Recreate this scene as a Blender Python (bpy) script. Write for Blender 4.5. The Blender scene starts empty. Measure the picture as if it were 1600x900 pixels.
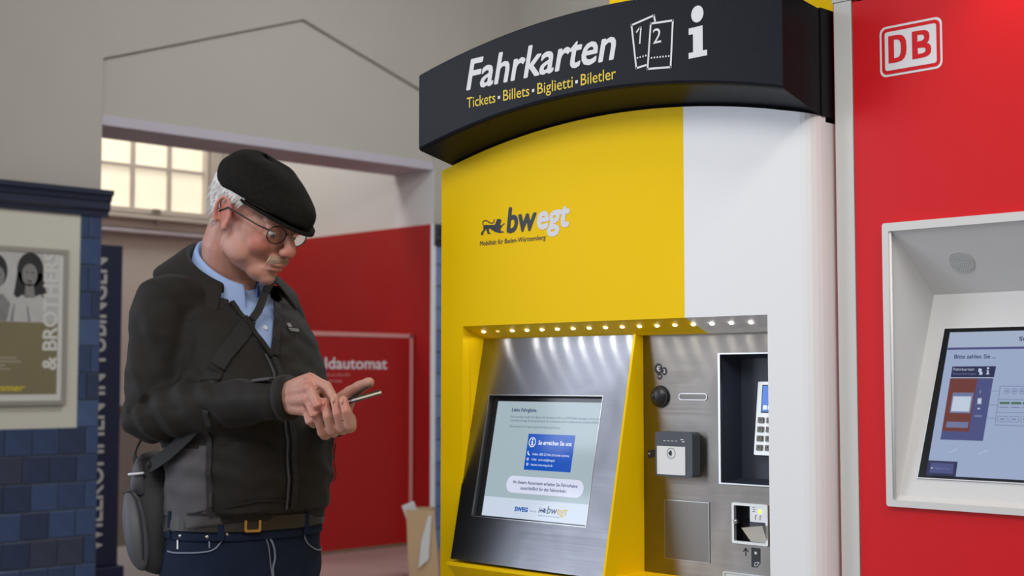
import bpy, bmesh, math, random
from mathutils import Vector, Matrix, noise
from mathutils.bvhtree import BVHTree
random.seed(7)
scene = bpy.context.scene
COL = scene.collection
PI = math.pi

# ------------------------------------------------------------------ camera, world, light, exposure
cam_d = bpy.data.cameras.new('camera')
cam_d.lens = 50.0; cam_d.sensor_width = 36.0
cam_d.clip_start = 0.05; cam_d.clip_end = 200
cam_d.dof.use_dof = True; cam_d.dof.focus_distance = 2.45; cam_d.dof.aperture_fstop = 5.6
cam = bpy.data.objects.new('camera', cam_d); COL.objects.link(cam)
cam.location = (0, 0, 1.33)
cam.rotation_euler = (math.radians(90 + 3.657), 0, math.radians(45.3))
scene.camera = cam
scene.view_settings.view_transform = 'Standard'
scene.view_settings.look = 'None'
scene.view_settings.gamma = 1.0
scene.view_settings.use_curve_mapping = False
scene.view_settings.exposure = 0.15
world = bpy.data.worlds.new('world'); scene.world = world
world.use_nodes = True
wb = world.node_tree.nodes['Background']
wb.inputs[0].default_value = (0.80, 0.88, 1.0, 1); wb.inputs[1].default_value = 0.55

def area(name, loc, target, sx, sy, power, color):
    d = bpy.data.lights.new(name, 'AREA'); d.shape = 'RECTANGLE'; d.size = sx; d.size_y = sy
    d.energy = power; d.color = color
    o = bpy.data.objects.new(name, d); COL.objects.link(o); o.location = loc
    o.rotation_euler = (Vector(target) - Vector(loc)).to_track_quat('-Z', 'Y').to_euler()
    return o
area('daylight_entrance', (-5.7, -2.1, 2.3), (-1.8, 1.6, 1.4), 2.4, 3.8, 100, (0.78, 0.86, 1.0))
area('fill_light_hall', (-0.6, -1.2, 3.9), (-1.6, 1.8, 1.2), 2.0, 1.2, 70, (1.0, 0.96, 0.90))  # no fixture seen; added to light the hall from above
area('fill_light_side', (1.6, 0.6, 4.3), (-0.6, 1.6, 0.6), 1.6, 0.8, 60, (1.0, 0.97, 0.93))  # unseen lamp added to lighten the white column's right edge
area('fill_light_passage', (-3.6, 4.2, 4.2), (-4.4, 4.6, 0), 1.6, 0.8, 50, (0.93, 0.96, 1.0))  # added overhead light before the opening, no lamp known there
area('fill_light_alcove', (-7.1, 4.0, 4.4), (-7.1, 4.4, 0), 0.9, 0.9, 40, (1.0, 0.97, 0.93))  # invented lamp, put in to brighten the dark alcove

# ------------------------------------------------------------------ materials
def mat(name, color, rough=0.5, metal=0.0, emit=None, estr=1.0, bump=0.0, bscale=200.0, var=0.0, vscale=8.0,
        aniso=0.0, coat=0.0, spec=0.5, alpha=1.0, sheen=0.0):
    m = bpy.data.materials.new(name); m.use_nodes = True
    nt = m.node_tree; b = nt.nodes['Principled BSDF']
    b.inputs['Base Color'].default_value = (*color, 1)
    b.inputs['Roughness'].default_value = rough
    b.inputs['Metallic'].default_value = metal
    b.inputs['Specular IOR Level'].default_value = spec
    b.inputs['Coat Weight'].default_value = coat
    b.inputs['Sheen Weight'].default_value = sheen
    if emit is not None:
        b.inputs['Emission Color'].default_value = (*emit, 1); b.inputs['Emission Strength'].default_value = estr
    tc = nt.nodes.new('ShaderNodeTexCoord')
    if var > 0:
        n = nt.nodes.new('ShaderNodeTexNoise'); n.inputs['Scale'].default_value = vscale; n.inputs['Detail'].default_value = 5
        nt.links.new(tc.outputs['Object'], n.inputs['Vector'])
        mx = nt.nodes.new('ShaderNodeMix'); mx.data_type = 'RGBA'
        mx.inputs[6].default_value = (*[max(0, c * (1 - var)) for c in color], 1)
        mx.inputs[7].default_value = (*[min(1, c * (1 + var)) for c in color], 1)
        nt.links.new(n.outputs['Fac'], mx.inputs[0]); nt.links.new(mx.outputs[2], b.inputs['Base Color'])
    if bump > 0:
        n2 = nt.nodes.new('ShaderNodeTexNoise'); n2.inputs['Scale'].default_value = bscale; n2.inputs['Detail'].default_value = 3
        nt.links.new(tc.outputs['Object'], n2.inputs['Vector'])
        bp = nt.nodes.new('ShaderNodeBump'); bp.inputs['Strength'].default_value = bump; bp.inputs['Distance'].default_value = 0.002
        nt.links.new(n2.outputs['Fac'], bp.inputs['Height']); nt.links.new(bp.outputs['Normal'], b.inputs['Normal'])
    if aniso > 0:
        b.inputs['Anisotropic'].default_value = aniso; b.inputs['Anisotropic Rotation'].default_value = 0.25
        tg = nt.nodes.new('ShaderNodeTangent'); tg.direction_type = 'UV_MAP'; tg.uv_map = 'uv'
        nt.links.new(tg.outputs['Tangent'], b.inputs['Tangent'])
    return m

def steel(name, color, rough, aniso):
    m = mat(name, color, rough, 1.0, aniso=aniso)
    nt = m.node_tree; b = nt.nodes['Principled BSDF']
    tc = nt.nodes.new('ShaderNodeTexCoord'); mp = nt.nodes.new('ShaderNodeMapping'); mp.inputs['Scale'].default_value = (6, 40, 900)
    n = nt.nodes.new('ShaderNodeTexNoise'); n.inputs['Scale'].default_value = 1.0; n.inputs['Detail'].default_value = 4
    nt.links.new(tc.outputs['Object'], mp.inputs[0]); nt.links.new(mp.outputs[0], n.inputs['Vector'])
    # wiped smears
    n3 = nt.nodes.new('ShaderNodeTexNoise'); n3.inputs['Scale'].default_value = 9; n3.inputs['Detail'].default_value = 6; n3.inputs['Distortion'].default_value = 1.2
    nt.links.new(tc.outputs['Object'], n3.inputs['Vector'])
    ad = nt.nodes.new('ShaderNodeMath'); ad.operation = 'ADD'
    nt.links.new(n.outputs['Fac'], ad.inputs[0]); nt.links.new(n3.outputs['Fac'], ad.inputs[1])
    mr = nt.nodes.new('ShaderNodeMapRange'); mr.inputs[1].default_value = 0.6; mr.inputs[2].default_value = 1.4
    mr.inputs[3].default_value = rough - 0.06; mr.inputs[4].default_value = rough + 0.10
    nt.links.new(ad.outputs[0], mr.inputs[0]); nt.links.new(mr.outputs[0], b.inputs['Roughness'])
    return m

M = {}
M['yellow'] = mat('yellow_powder_coat', (0.90, 0.585, 0.0), 0.5, bump=0.12, bscale=420, spec=0.10)
M['white_coat'] = mat('white_powder_coat', (0.78, 0.79, 0.81), 0.38, bump=0.05, bscale=400)
M['anthracite'] = mat('anthracite_powder_coat', (0.0055, 0.0062, 0.0095), 0.38, bump=0.12, bscale=500, spec=0.12)
M['steel'] = steel('brushed_steel', (0.38, 0.385, 0.42), 0.42, 1.0)
M['steel_warm'] = steel('brushed_steel_warm', (0.31, 0.285, 0.26), 0.45, 1.0)
M['steel_bright'] = mat('polished_steel_edge', (0.50, 0.49, 0.48), 0.28, 1.0)
M['steel_dark'] = mat('dark_brushed_flap', (0.20, 0.185, 0.17), 0.40, 1.0)
M['black'] = mat('black_plastic', (0.012, 0.012, 0.014), 0.35)
M['black_gloss'] = mat('black_gloss_plastic', (0.010, 0.010, 0.013), 0.12)
M['rubber'] = mat('black_rubber', (0.02, 0.02, 0.02), 0.7)
M['navy_plastic'] = mat('navy_terminal_plastic', (0.030, 0.036, 0.055), 0.45)
M['reader_grey'] = mat('dark_grey_reader_plastic', (0.055, 0.065, 0.085), 0.45)
M['reader_white'] = mat('white_reader_pad', (0.72, 0.73, 0.74), 0.3)
M['keypad_metal'] = mat('keypad_metal', (0.72, 0.72, 0.70), 0.4, 0.6)
M['key'] = mat('keypad_key', (0.16, 0.15, 0.13), 0.45, 0.4)
M['ink_white'] = mat('white_foil_lettering', (0.70, 0.70, 0.74), 0.5)
M['ink_yellow'] = mat('yellow_foil_lettering', (0.75, 0.55, 0.03), 0.5)
M['ink_black'] = mat('black_foil_lettering', (0.018, 0.018, 0.024), 0.5)
M['led'] = mat('led_lens', (1, 1, 1), 0.3, emit=(1, 0.97, 0.88), estr=6)
M['led_off'] = mat('led_lens_dim', (0.8, 0.7, 0.3), 0.3, emit=(1, 0.8, 0.3), estr=0.6)
M['led_green'] = mat('green_status_light', (0.5, 0.8, 0.1), 0.3, emit=(0.6, 1.0, 0.05), estr=1.6)
M['scr_bg'] = mat('screen_pale_blue', (0.02, 0.02, 0.02), 0.14, emit=(0.37, 0.47, 0.52), estr=0.85)
M['scr_foot'] = mat('screen_pale_white', (0.02, 0.02, 0.02), 0.14, emit=(0.56, 0.64, 0.76), estr=0.9)
M['scr_pill'] = mat('screen_white', (0.02, 0.02, 0.02), 0.14, emit=(0.64, 0.68, 0.84), estr=0.9)
M['scr_pill_edge'] = mat('screen_grey_outline', (0.02, 0.02, 0.02), 0.14, emit=(0.30, 0.33, 0.38), estr=0.9)
M['scr_blue'] = mat('screen_blue', (0.01, 0.01, 0.02), 0.14, emit=(0.0, 0.075, 0.44), estr=0.95)
M['scr_navy'] = mat('screen_navy_text', (0.01, 0.01, 0.02), 0.14, emit=(0.012, 0.03, 0.13), estr=0.8)
M['scr_grey'] = mat('screen_grey_text', (0.01, 0.01, 0.02), 0.14, emit=(0.10, 0.13, 0.20), estr=0.8)
M['scr_white'] = mat('screen_white_text', (0.02, 0.02, 0.02), 0.14, emit=(0.78, 0.84, 0.95), estr=0.9)
M['scr_sweg'] = mat('screen_logo_blue', (0.01, 0.01, 0.02), 0.14, emit=(0.01, 0.09, 0.38), estr=0.9)
M['scr_yel'] = mat('screen_logo_yellow', (0.02, 0.02, 0.0), 0.14, emit=(0.55, 0.38, 0.03), estr=0.9)
M['db_red'] = mat('traffic_red_coat', (0.60, 0.006, 0.010), 0.45, bump=0.03, bscale=300, spec=0.25)
M['db_silver'] = mat('silver_grey_coat', (0.60, 0.61, 0.60), 0.42)
M['db_frame'] = mat('light_grey_screen_surround', (0.62, 0.62, 0.62), 0.36)
M['db_bg'] = mat('db_screen_blue_grey', (0.02, 0.02, 0.03), 0.12, emit=(0.29, 0.36, 0.52), estr=0.9)
M['db_bar'] = mat('db_screen_top_bar', (0.02, 0.02, 0.03), 0.12, emit=(0.33, 0.40, 0.52), estr=0.9)
M['db_navy'] = mat('db_screen_navy', (0.01, 0.01, 0.02), 0.12, emit=(0.018, 0.022, 0.065), estr=0.9)
M['db_violet'] = mat('db_screen_violet', (0.01, 0.01, 0.02), 0.12, emit=(0.060, 0.070, 0.19), estr=0.9)
M['db_brown'] = mat('db_screen_brown', (0.02, 0.01, 0.01), 0.12, emit=(0.13, 0.035, 0.03), estr=0.9)
M['db_light'] = mat('db_screen_light', (0.02, 0.02, 0.02), 0.12, emit=(0.48, 0.56, 0.68), estr=0.9)
M['db_mid'] = mat('db_screen_mid', (0.02, 0.02, 0.02), 0.12, emit=(0.13, 0.16, 0.30), estr=0.9)
M['db_green'] = mat('db_screen_green', (0.02, 0.02, 0.02), 0.12, emit=(0.05, 0.13, 0.07), estr=0.9)
M['grille'] = mat('speaker_hole', (0.30, 0.30, 0.29), 0.6)
M['plaster'] = mat('beige_plaster', (0.44, 0.41, 0.365), 0.9, bump=0.15, bscale=60, var=0.05, vscale=3)
M['plaster_panel'] = mat('bulkhead_plaster', (0.46, 0.43, 0.385), 0.9, bump=0.1, bscale=60, var=0.03, vscale=3)
M['plaster_cream'] = mat('cream_plaster', (0.60, 0.58, 0.50), 0.9, bump=0.12, bscale=60, var=0.04, vscale=4)
M['plaster_white'] = mat('white_plaster', (0.62, 0.61, 0.61), 0.9, var=0.02, vscale=3)
M['plaster_mauve'] = mat('mauve_soffit_shade', (0.50, 0.47, 0.53), 0.85, var=0.04)  # purple-grey of the shaded underside put into its colour
M['wainscot'] = mat('grey_brown_wainscot', (0.22, 0.19, 0.165), 0.7, var=0.08)
M['alcove_paint'] = mat('light_beige_alcove_paint', (0.55, 0.51, 0.47), 0.85, var=0.03)
M['frame_paint'] = mat('grey_beige_window_paint', (0.55, 0.50, 0.45), 0.6, var=0.03)
M['lit_pane'] = mat('frosted_daylit_pane', (0.8, 0.75, 0.6), 0.5, emit=(1.0, 0.89, 0.70), estr=0.52, var=0.08, vscale=6)
M['floor'] = mat('grey_stone_floor', (0.30, 0.28, 0.265), 0.5, var=0.12, vscale=5)
M['grout'] = mat('tile_grout', (0.30, 0.30, 0.33), 0.9)
TILE = [mat('blue_glazed_tile', c, 0.22, bump=0.25, bscale=14, var=0.30, vscale=9) for c in
        [(0.036, 0.060, 0.135), (0.045, 0.075, 0.165), (0.030, 0.045, 0.095), (0.060, 0.100, 0.205), (0.042, 0.050, 0.085), (0.15, 0.23, 0.44), (0.11, 0.17, 0.36)]]  # last two blues lightened to stand for bright light on the far strip
M['cornice'] = mat('navy_glazed_cornice', (0.020, 0.027, 0.055), 0.32, var=0.2, vscale=10)
M['navy_sign'] = mat('navy_sign_board', (0.008, 0.013, 0.048), 0.35)
M['sign_letter'] = mat('grey_sign_lettering', (0.46, 0.46, 0.44), 0.5)
M['poster_white'] = mat('poster_paper', (0.62, 0.61, 0.57), 0.5)
M['poster_frame'] = mat('poster_frame_metal', (0.42, 0.40, 0.36), 0.4, 0.5)
M['poster_olive'] = mat('poster_olive_print', (0.20, 0.17, 0.09), 0.5, var=0.08)
M['poster_text'] = mat('poster_faint_print', (0.36, 0.33, 0.24), 0.5)
M['poster_yellow'] = mat('poster_yellow_print', (0.62, 0.50, 0.02), 0.5)
M['bw_dark'] = mat('photo_print_dark', (0.022, 0.022, 0.024), 0.5, var=0.3, vscale=30)
M['bw_mid'] = mat('photo_print_mid', (0.22, 0.215, 0.21), 0.5, var=0.25, vscale=30)
M['bw_light'] = mat('photo_print_light', (0.48, 0.47, 0.46), 0.5, var=0.12, vscale=25)
M['atm_red'] = mat('red_cladding', (0.36, 0.010, 0.011), 0.5, var=0.05, spec=0.3)
M['atm_line'] = mat('pale_pink_line_print', (0.60, 0.28, 0.27), 0.5)
M['pink_stone'] = mat('pink_stone_plinth', (0.36, 0.235, 0.22), 0.5, var=0.12, vscale=6)
M['kraft'] = mat('brown_kraft_paper', (0.50, 0.34, 0.19), 0.75, var=0.06)
M['kraft_dark'] = mat('dark_brown_kraft', (0.17, 0.115, 0.07), 0.75, var=0.3, vscale=14)
M['carton'] = mat('grey_carton', (0.55, 0.55, 0.55), 0.6)
# man
M['wool'] = mat('charcoal_wool', (0.0085, 0.0076, 0.0068), 0.95, bump=1.0, bscale=200, var=0.6, vscale=90, spec=0.2)
M['softshell'] = mat('black_softshell', (0.0125, 0.0110, 0.0102), 0.74, spec=0.3, bump=0.15, bscale=500, var=0.15, vscale=20, sheen=0.03)
M['softshell_side'] = mat('grey_softshell_panel', (0.060, 0.055, 0.060), 0.75, bump=0.15, bscale=500, var=0.12, vscale=20)
M['lining'] = mat('dark_lining', (0.012, 0.012, 0.013), 0.8)
M['shirt'] = mat('light_blue_cotton', (0.30, 0.42, 0.72), 0.8, bump=0.1, bscale=300, var=0.06)
M['button'] = mat('pearl_button', (0.7, 0.72, 0.78), 0.3)
M['denim'] = mat('dark_blue_denim', (0.0065, 0.013, 0.033), 0.9, spec=0.2, bump=0.3, bscale=600, var=0.35, vscale=25)
M['stitch'] = mat('pale_denim_stitching', (0.16, 0.19, 0.26), 0.8)
M['leather'] = mat('dark_brown_leather', (0.016, 0.011, 0.007), 0.5, var=0.2)
M['brass'] = mat('brass_buckle', (0.75, 0.52, 0.12), 0.3, 1.0)
M['rivet'] = mat('copper_rivet', (0.55, 0.50, 0.45), 0.3, 1.0)
M['hair'] = mat('white_hair', (0.72, 0.70, 0.69), 0.6, bump=0.8, bscale=160, var=0.12, vscale=70)
M['eye_white'] = mat('eye_white', (0.8, 0.78, 0.75), 0.2)
M['iris'] = mat('grey_iris', (0.08, 0.10, 0.12), 0.2)
M['glasses'] = mat('dark_metal_glasses', (0.05, 0.045, 0.045), 0.3, 0.7)
M['bag'] = mat('black_nylon', (0.022, 0.022, 0.025), 0.75, bump=0.3, bscale=300, var=0.2, vscale=20)
M['bag_pocket'] = mat('slate_nylon', (0.075, 0.078, 0.092), 0.55, bump=0.2, bscale=300, var=0.1)
M['piping'] = mat('pale_reflective_piping', (0.7, 0.72, 0.78), 0.4)
M['webbing'] = mat('black_webbing', (0.012, 0.012, 0.013), 0.85, bump=0.3, bscale=500)
M['shoe'] = mat('dark_brown_shoe', (0.035, 0.024, 0.018), 0.5)

def skin_mat():
    m = bpy.data.materials.new('skin'); m.use_nodes = True; nt = m.node_tree; b = nt.nodes['Principled BSDF']
    at = nt.nodes.new('ShaderNodeAttribute'); at.attribute_name = 'flush'
    mx = nt.nodes.new('ShaderNodeMix'); mx.data_type = 'RGBA'
    mx.inputs[6].default_value = (0.50, 0.27, 0.20, 1); mx.inputs[7].default_value = (0.50, 0.125, 0.105, 1)
    nt.links.new(at.outputs['Fac'], mx.inputs[0]); nt.links.new(mx.outputs[2], b.inputs['Base Color'])
    b.inputs['Roughness'].default_value = 0.5
    b.inputs['Subsurface Weight'].default_value = 0.12; b.inputs['Subsurface Radius'].default_value = (0.01, 0.004, 0.002)
    tc = nt.nodes.new('ShaderNodeTexCoord')
    n = nt.nodes.new('ShaderNodeTexNoise'); n.inputs['Scale'].default_value = 160; n.inputs['Detail'].default_value = 4
    nt.links.new(tc.outputs['Object'], n.inputs['Vector'])
    bp = nt.nodes.new('ShaderNodeBump'); bp.inputs['Strength'].default_value = 0.25; bp.inputs['Distance'].default_value = 0.002
    nt.links.new(n.outputs['Fac'], bp.inputs['Height']); nt.links.new(bp.outputs['Normal'], b.inputs['Normal'])
    return m
M['skin'] = skin_mat()

# ------------------------------------------------------------------ helpers
def wloc(o):
    v = Vector((0, 0, 0))
    while o: v = v + o.location; o = o.parent
    return v
def link(name, mesh, m, parent=None, loc=None):
    o = bpy.data.objects.new(name, mesh); COL.objects.link(o)
    if m is not None and not mesh.materials:
        for q in (m if isinstance(m, (list, tuple)) else [m]): mesh.materials.append(q)
    if parent: o.parent = parent
    if loc is not None: o.location = Vector(loc) - wloc(parent)
    return o
def put(name, bm, m, parent=None, origin=None, smooth=False, uv=False, recalc=True):
    """link a bmesh (world coordinates) as one object; its origin is the middle of its box unless given"""
    if recalc: bmesh.ops.recalc_face_normals(bm, faces=bm.faces[:])
    if origin is None:
        xs = [v.co for v in bm.verts]
        lo = Vector([min(c[i] for c in xs) for i in range(3)]); hi = Vector([max(c[i] for c in xs) for i in range(3)])
        origin = (lo + hi) / 2
    origin = Vector(origin)
    if uv:
        lay = bm.loops.layers.uv.new('uv')
        for f in bm.faces:
            for l in f.loops: l[lay].uv = (l.vert.co.x, l.vert.co.z + l.vert.co.y * 0.3)
    for v in bm.verts: v.co -= origin
    me = bpy.data.meshes.new(name); bm.to_mesh(me); bm.free()
    if smooth:
        for p in me.polygons: p.use_smooth = True
    o = link(name, me, m, parent)
    o.location = origin - (wloc(parent) if parent else Vector((0, 0, 0)))
    return o
def thing(name, label, cat, loc, group=None):
    o = bpy.data.objects.new(name, None); COL.objects.link(o); o.location = loc; o.empty_display_size = 0.1
    o['label'] = label; o['category'] = cat
    if group: o['group'] = group
    return o
def tag(o, label, cat): o['label'] = label; o['category'] = cat; return o
def struct(o): o['kind'] = 'structure'; return o
def B(): return bmesh.new()
def box(bm, x0, x1, y0, y1, z0, z1):
    vs = [bm.verts.new((x, y, z)) for x in (x0, x1) for y in (y0, y1) for z in (z0, z1)]
    for f in ((0, 1, 3, 2), (4, 6, 7, 5), (0, 4, 5, 1), (2, 3, 7, 6), (0, 2, 6, 4), (1, 5, 7, 3)):
        bm.faces.new([vs[i] for i in f])
    return bm
class Frame:
    """a plane in space: origin, U (right), V (up), N (towards the viewer)"""
    def __init__(s, o, u, v):
        s.o = Vector(o); s.u = Vector(u).normalized(); s.v = Vector(v).normalized(); s.n = s.u.cross(s.v)
    def p(s, a, b, c=0.0): return s.o + s.u * a + s.v * b + s.n * c
def prism(bm, pts, fr, n0, n1):
    """polygon (a,b) on a frame extruded from n0 to n1"""
    A = [bm.verts.new(fr.p(a, b, n0)) for a, b in pts]; C = [bm.verts.new(fr.p(a, b, n1)) for a, b in pts]
    k = len(pts)
    fs = [bm.faces.new(A[::-1]), bm.faces.new(C)]
    for i in range(k): bm.faces.new((A[i], A[(i + 1) % k], C[(i + 1) % k], C[i]))
    for f in fs: f.normal_update()
    bmesh.ops.triangulate(bm, faces=[f for f in fs if len(f.verts) > 4])
    return bm
def rrect(x0, y0, x1, y1, r, n=5):
    out = []
    for cx, cy, a0 in ((x1 - r, y1 - r, 0), (x0 + r, y1 - r, 90), (x0 + r, y0 + r, 180), (x1 - r, y0 + r, 270)):
        for i in range(n + 1):
            a = math.radians(a0 + 90 * i / n); out.append((cx + r * math.cos(a), cy + r * math.sin(a)))
    return out
def circ(cx, cy, rx, ry=None, n=24):
    ry = rx if ry is None else ry
    return [(cx + rx * math.cos(2 * PI * i / n), cy + ry * math.sin(2 * PI * i / n)) for i in range(n)]
def ring(bm, outer, inner, fr, n0, n1):
    k = len(outer)
    L = [[bm.verts.new(fr.p(a, b, n)) for a, b in pl] for pl in (outer, inner) for n in (n0, n1)]
    o0, o1, i0, i1 = L
    for i in range(k):
        j = (i + 1) % k
        bm.faces.new((o0[i], o0[j], o1[j], o1[i])); bm.faces.new((i0[j], i0[i], i1[i], i1[j]))
        bm.faces.new((o1[i], o1[j], i1[j], i1[i])); bm.faces.new((o0[j], o0[i], i0[i], i0[j]))
    return bm
def stroke(bm, pts, w, fr, n0, n1):
    for (a, b), (c, d) in zip(pts[:-1], pts[1:]):
        dx, dy = c - a, d - b; L = math.hypot(dx, dy) or 1; nx, ny = -dy / L * w / 2, dx / L * w / 2
        ex, ey = dx / L * w * 0.35, dy / L * w * 0.35
        prism(bm, [(a - ex + nx, b - ey + ny), (a - ex - nx, b - ey - ny), (c + ex - nx, d + ey - ny), (c + ex + nx, d + ey + ny)], fr, n0, n1)
    return bm
def lettering(text, fr, a0, b0, width, cap, m, parent, bold=0.0, shear=0.0, off=0.0006, thick=0.0006, name='lettering', rot=0.0):
    """flat foil lettering; bold is a stroke gain in parts of the letter size"""
    cu = bpy.data.curves.new('txt', 'FONT'); cu.body = text; cu.size = 1.0; cu.shear = shear
    cu.resolution_u = 3; cu.fill_mode = 'FRONT'
    ob = bpy.data.objects.new('txt', cu); COL.objects.link(ob)
    dg = bpy.context.evaluated_depsgraph_get()
    me = bpy.data.meshes.new_from_object(ob.evaluated_get(dg))
    bpy.data.objects.remove(ob); bpy.data.curves.remove(cu)
    src = bmesh.new(); src.from_mesh(me); bpy.data.meshes.remove(me)
    x0 = min(v.co.x for v in src.verts); x1 = max(v.co.x for v in src.verts)
    sx = width / (x1 - x0); sy = cap / 0.729
    ca, sa = math.cos(rot), math.sin(rot)
    sh_ = [(0, 0)] + ([(bold * math.cos(PI * k / 4), bold * math.sin(PI * k / 4)) for k in range(8)] if bold > 0 else [])
    bm = bmesh.new()
    for k, (dx, dy) in enumerate(sh_):
        vm = {}
        for v in src.verts:
            u, w = (v.co.x - x0 + dx) * sx, (v.co.y + dy) * sy
            vm[v] = bm.verts.new(fr.p(a0 + u * ca - w * sa, b0 + u * sa + w * ca, off + k * 0.00001))
        for f in src.faces:
            g = bm.faces.new([vm[v] for v in f.verts]); g.normal_update()
            if g.normal.dot(fr.n) < 0: g.normal_flip()
    src.free()
    return put(name, bm, m, parent, recalc=False)
def decal(name, polys, fr, m, parent, off=0.0004, thick=0.0005):
    bm = B()
    for p in polys: prism(bm, p, fr, off, off + thick)
    return put(name, bm, m, parent)
def rect(x0, y0, x1, y1): return [(x0, y0), (x1, y0), (x1, y1), (x0, y1)]
def bevel(bm, w, seg=2):
    bmesh.ops.bevel(bm, geom=[e for e in bm.edges], offset=w, segments=seg, affect='EDGES', profile=0.5, clamp_overlap=True)
    return bm
def frames_along(pts):
    T = []
    for i in range(len(pts)):
        a = pts[max(0, i - 1)]; b = pts[min(len(pts) - 1, i + 1)]; T.append((b - a).normalized())
    ref = Vector((0, 0, 1)) if abs(T[0].z) < 0.9 else Vector((1, 0, 0))
    U = [T[0].cross(ref).normalized()]
    for i in range(1, len(pts)):
        u = U[-1] - T[i] * U[-1].dot(T[i]); U.append(u.normalized())
    return T, U
def catmull(pts, sub):
    P = [Vector(p) for p in pts]; out = []
    for i in range(len(P) - 1):
        p0 = P[max(0, i - 1)]; p1 = P[i]; p2 = P[i + 1]; p3 = P[min(len(P) - 1, i + 2)]
        for k in range(sub):
            t = k / sub
            out.append(0.5 * ((2 * p1) + (p2 - p0) * t + (2 * p0 - 5 * p1 + 4 * p2 - p3) * t * t + (3 * p1 - p0 - 3 * p2 + p3) * t ** 3))
    out.append(P[-1]); return out
def tube(bm, pts, rad, n=12, cap=True):
    """rounded tapered tube through the points"""
    pts = [Vector(p) for p in pts]
    rad = list(rad) if isinstance(rad, (list, tuple)) else [rad] * len(pts)
    if cap:
        d0 = (pts[0] - pts[1]).normalized(); d1 = (pts[-1] - pts[-2]).normalized()
        r0, r1 = rad[0], rad[-1]
        pts = [pts[0] + d0 * r0 * 0.98, pts[0] + d0 * r0 * 0.75] + pts + [pts[-1] + d1 * r1 * 0.75, pts[-1] + d1 * r1 * 0.98]
        rad = [r0 * 0.2, r0 * 0.66] + rad + [r1 * 0.66, r1 * 0.2]
    T, U = frames_along(pts); R = []
    for p, t, u, r in zip(pts, T, U, rad):
        w = t.cross(u)
        R.append([bm.verts.new(p + (u * math.cos(2 * PI * i / n) + w * math.sin(2 * PI * i / n)) * r) for i in range(n)])
    for A, C in zip(R[:-1], R[1:]):
        for i in range(n): bm.faces.new((A[i], A[(i + 1) % n], C[(i + 1) % n], C[i]))
    bm.faces.new(R[0][::-1]); bm.faces.new(R[-1])
    return bm
def ellipsoid(bm, c, r, mtx=None, u=20, v=12):
    q = bmesh.ops.create_uvsphere(bm, u_segments=u, v_segments=v, radius=1.0)
    c = Vector(c)
    for w in q['verts']:
        p = Vector((w.co.x * r[0], w.co.y * r[1], w.co.z * r[2]))
        w.co = c + (mtx @ p if mtx else p)
    return bm
def rings(bm, lst, n=32, p=2.3):
    """closed loft of level super-ellipses: (cx, cy, z, a, b)"""
    R = []
    for cx, cy, z, a, b in lst:
        row = []
        for i in range(n):
            t = 2 * PI * i / n; c, s = math.cos(t), math.sin(t)
            row.append(bm.verts.new((cx + a * math.copysign(abs(c) ** (2 / p), c), cy + b * math.copysign(abs(s) ** (2 / p), s), z)))
        R.append(row)
    for A, C in zip(R[:-1], R[1:]):
        for i in range(n): bm.faces.new((A[i], A[(i + 1) % n], C[(i + 1) % n], C[i]))
    bm.faces.new(R[0][::-1]); bm.faces.new(R[-1])
    return bm
def voxel(bm, size, smooth=4, factor=0.5):
    bmesh.ops.recalc_face_normals(bm, faces=bm.faces[:])
    me = bpy.data.meshes.new('tmp'); bm.to_mesh(me); bm.free()
    ob = bpy.data.objects.new('tmp', me); COL.objects.link(ob)
    md = ob.modifiers.new('r', 'REMESH'); md.mode = 'VOXEL'; md.voxel_size = size
    if smooth:
        s = ob.modifiers.new('s', 'SMOOTH'); s.factor = factor; s.iterations = smooth
    dg = bpy.context.evaluated_depsgraph_get()
    m2 = bpy.data.meshes.new_from_object(ob.evaluated_get(dg))
    bpy.data.objects.remove(ob); bpy.data.meshes.remove(me)
    out = bmesh.new(); out.from_mesh(m2); bpy.data.meshes.remove(m2)
    out.normal_update()
    return out
XZ = lambda y: Frame((0, y, 0), (1, 0, 0), (0, 0, 1))          # faces -Y (towards the hall)
YZ = lambda x: Frame((x, 0, 0), (0, 1, 0), (0, 0, 1))          # faces +X

# ------------------------------------------------------------------ the hall
HZ = 4.6
struct(put('floor', box(B(), -8.4, 4.0, -6.0, 6.3, -0.12, 0.0), M['floor']))
struct(put('ceiling', box(B(), -8.4, 4.0, -6.0, 6.3, HZ, HZ + 0.15), M['plaster']))
struct(put('wall_back', box(B(), -6.0, 4.0, 6.0, 6.2, 0.0, HZ), M['plaster']))
struct(put('wall_right', box(B(), 3.8, 4.0, -6.0, 6.0, 0.0, HZ), M['plaster']))
# left wall with a gabled opening, plaster above, cream field over the tiles
YL, YR, APX = 3.2555, 5.316, 4.40
bm = B(); fr = YZ(0)
prism(bm, rect(-0.8, 0, YL, HZ), fr, -6.35, -6.0)
prism(bm, rect(YR, 0, 6.2, HZ), fr, -6.35, -6.0)
prism(bm, [(YL, 2.8244), (APX, 3.2145), (YR, 2.93), (YR, HZ), (YL, HZ)], fr, -6.35, -6.0)
wall_left = struct(put('wall_left', bm, M['plaster']))
bm = B(); prism(bm, [(YL, 2.56), (YR, 2.56), (YR, 2.93), (APX, 3.2145), (YL, 2.8244)], fr, -6.33, -6.022)
put('bulkhead_panel', bm, M['plaster_panel'], wall_left)
bm = B(); box(bm, -6.345, -6.006, YL + 0.002, YR - 0.0005, 2.512, 2.559)
put('lintel_soffit', bm, M['plaster_mauve'], wall_left)
bm = B(); box(bm, -6.352, -6.0005, 5.3125, 5.3158, 2.0, 2.5118)
put('jamb_lining', bm, M['plaster_white'], wall_left)
bm = B(); prism(bm, rect(1.6, 1.11, 3.150, 2.078), fr, -5.999, -5.988)
put('plaster_field', bm, M['plaster_cream'], wall_left)
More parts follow.
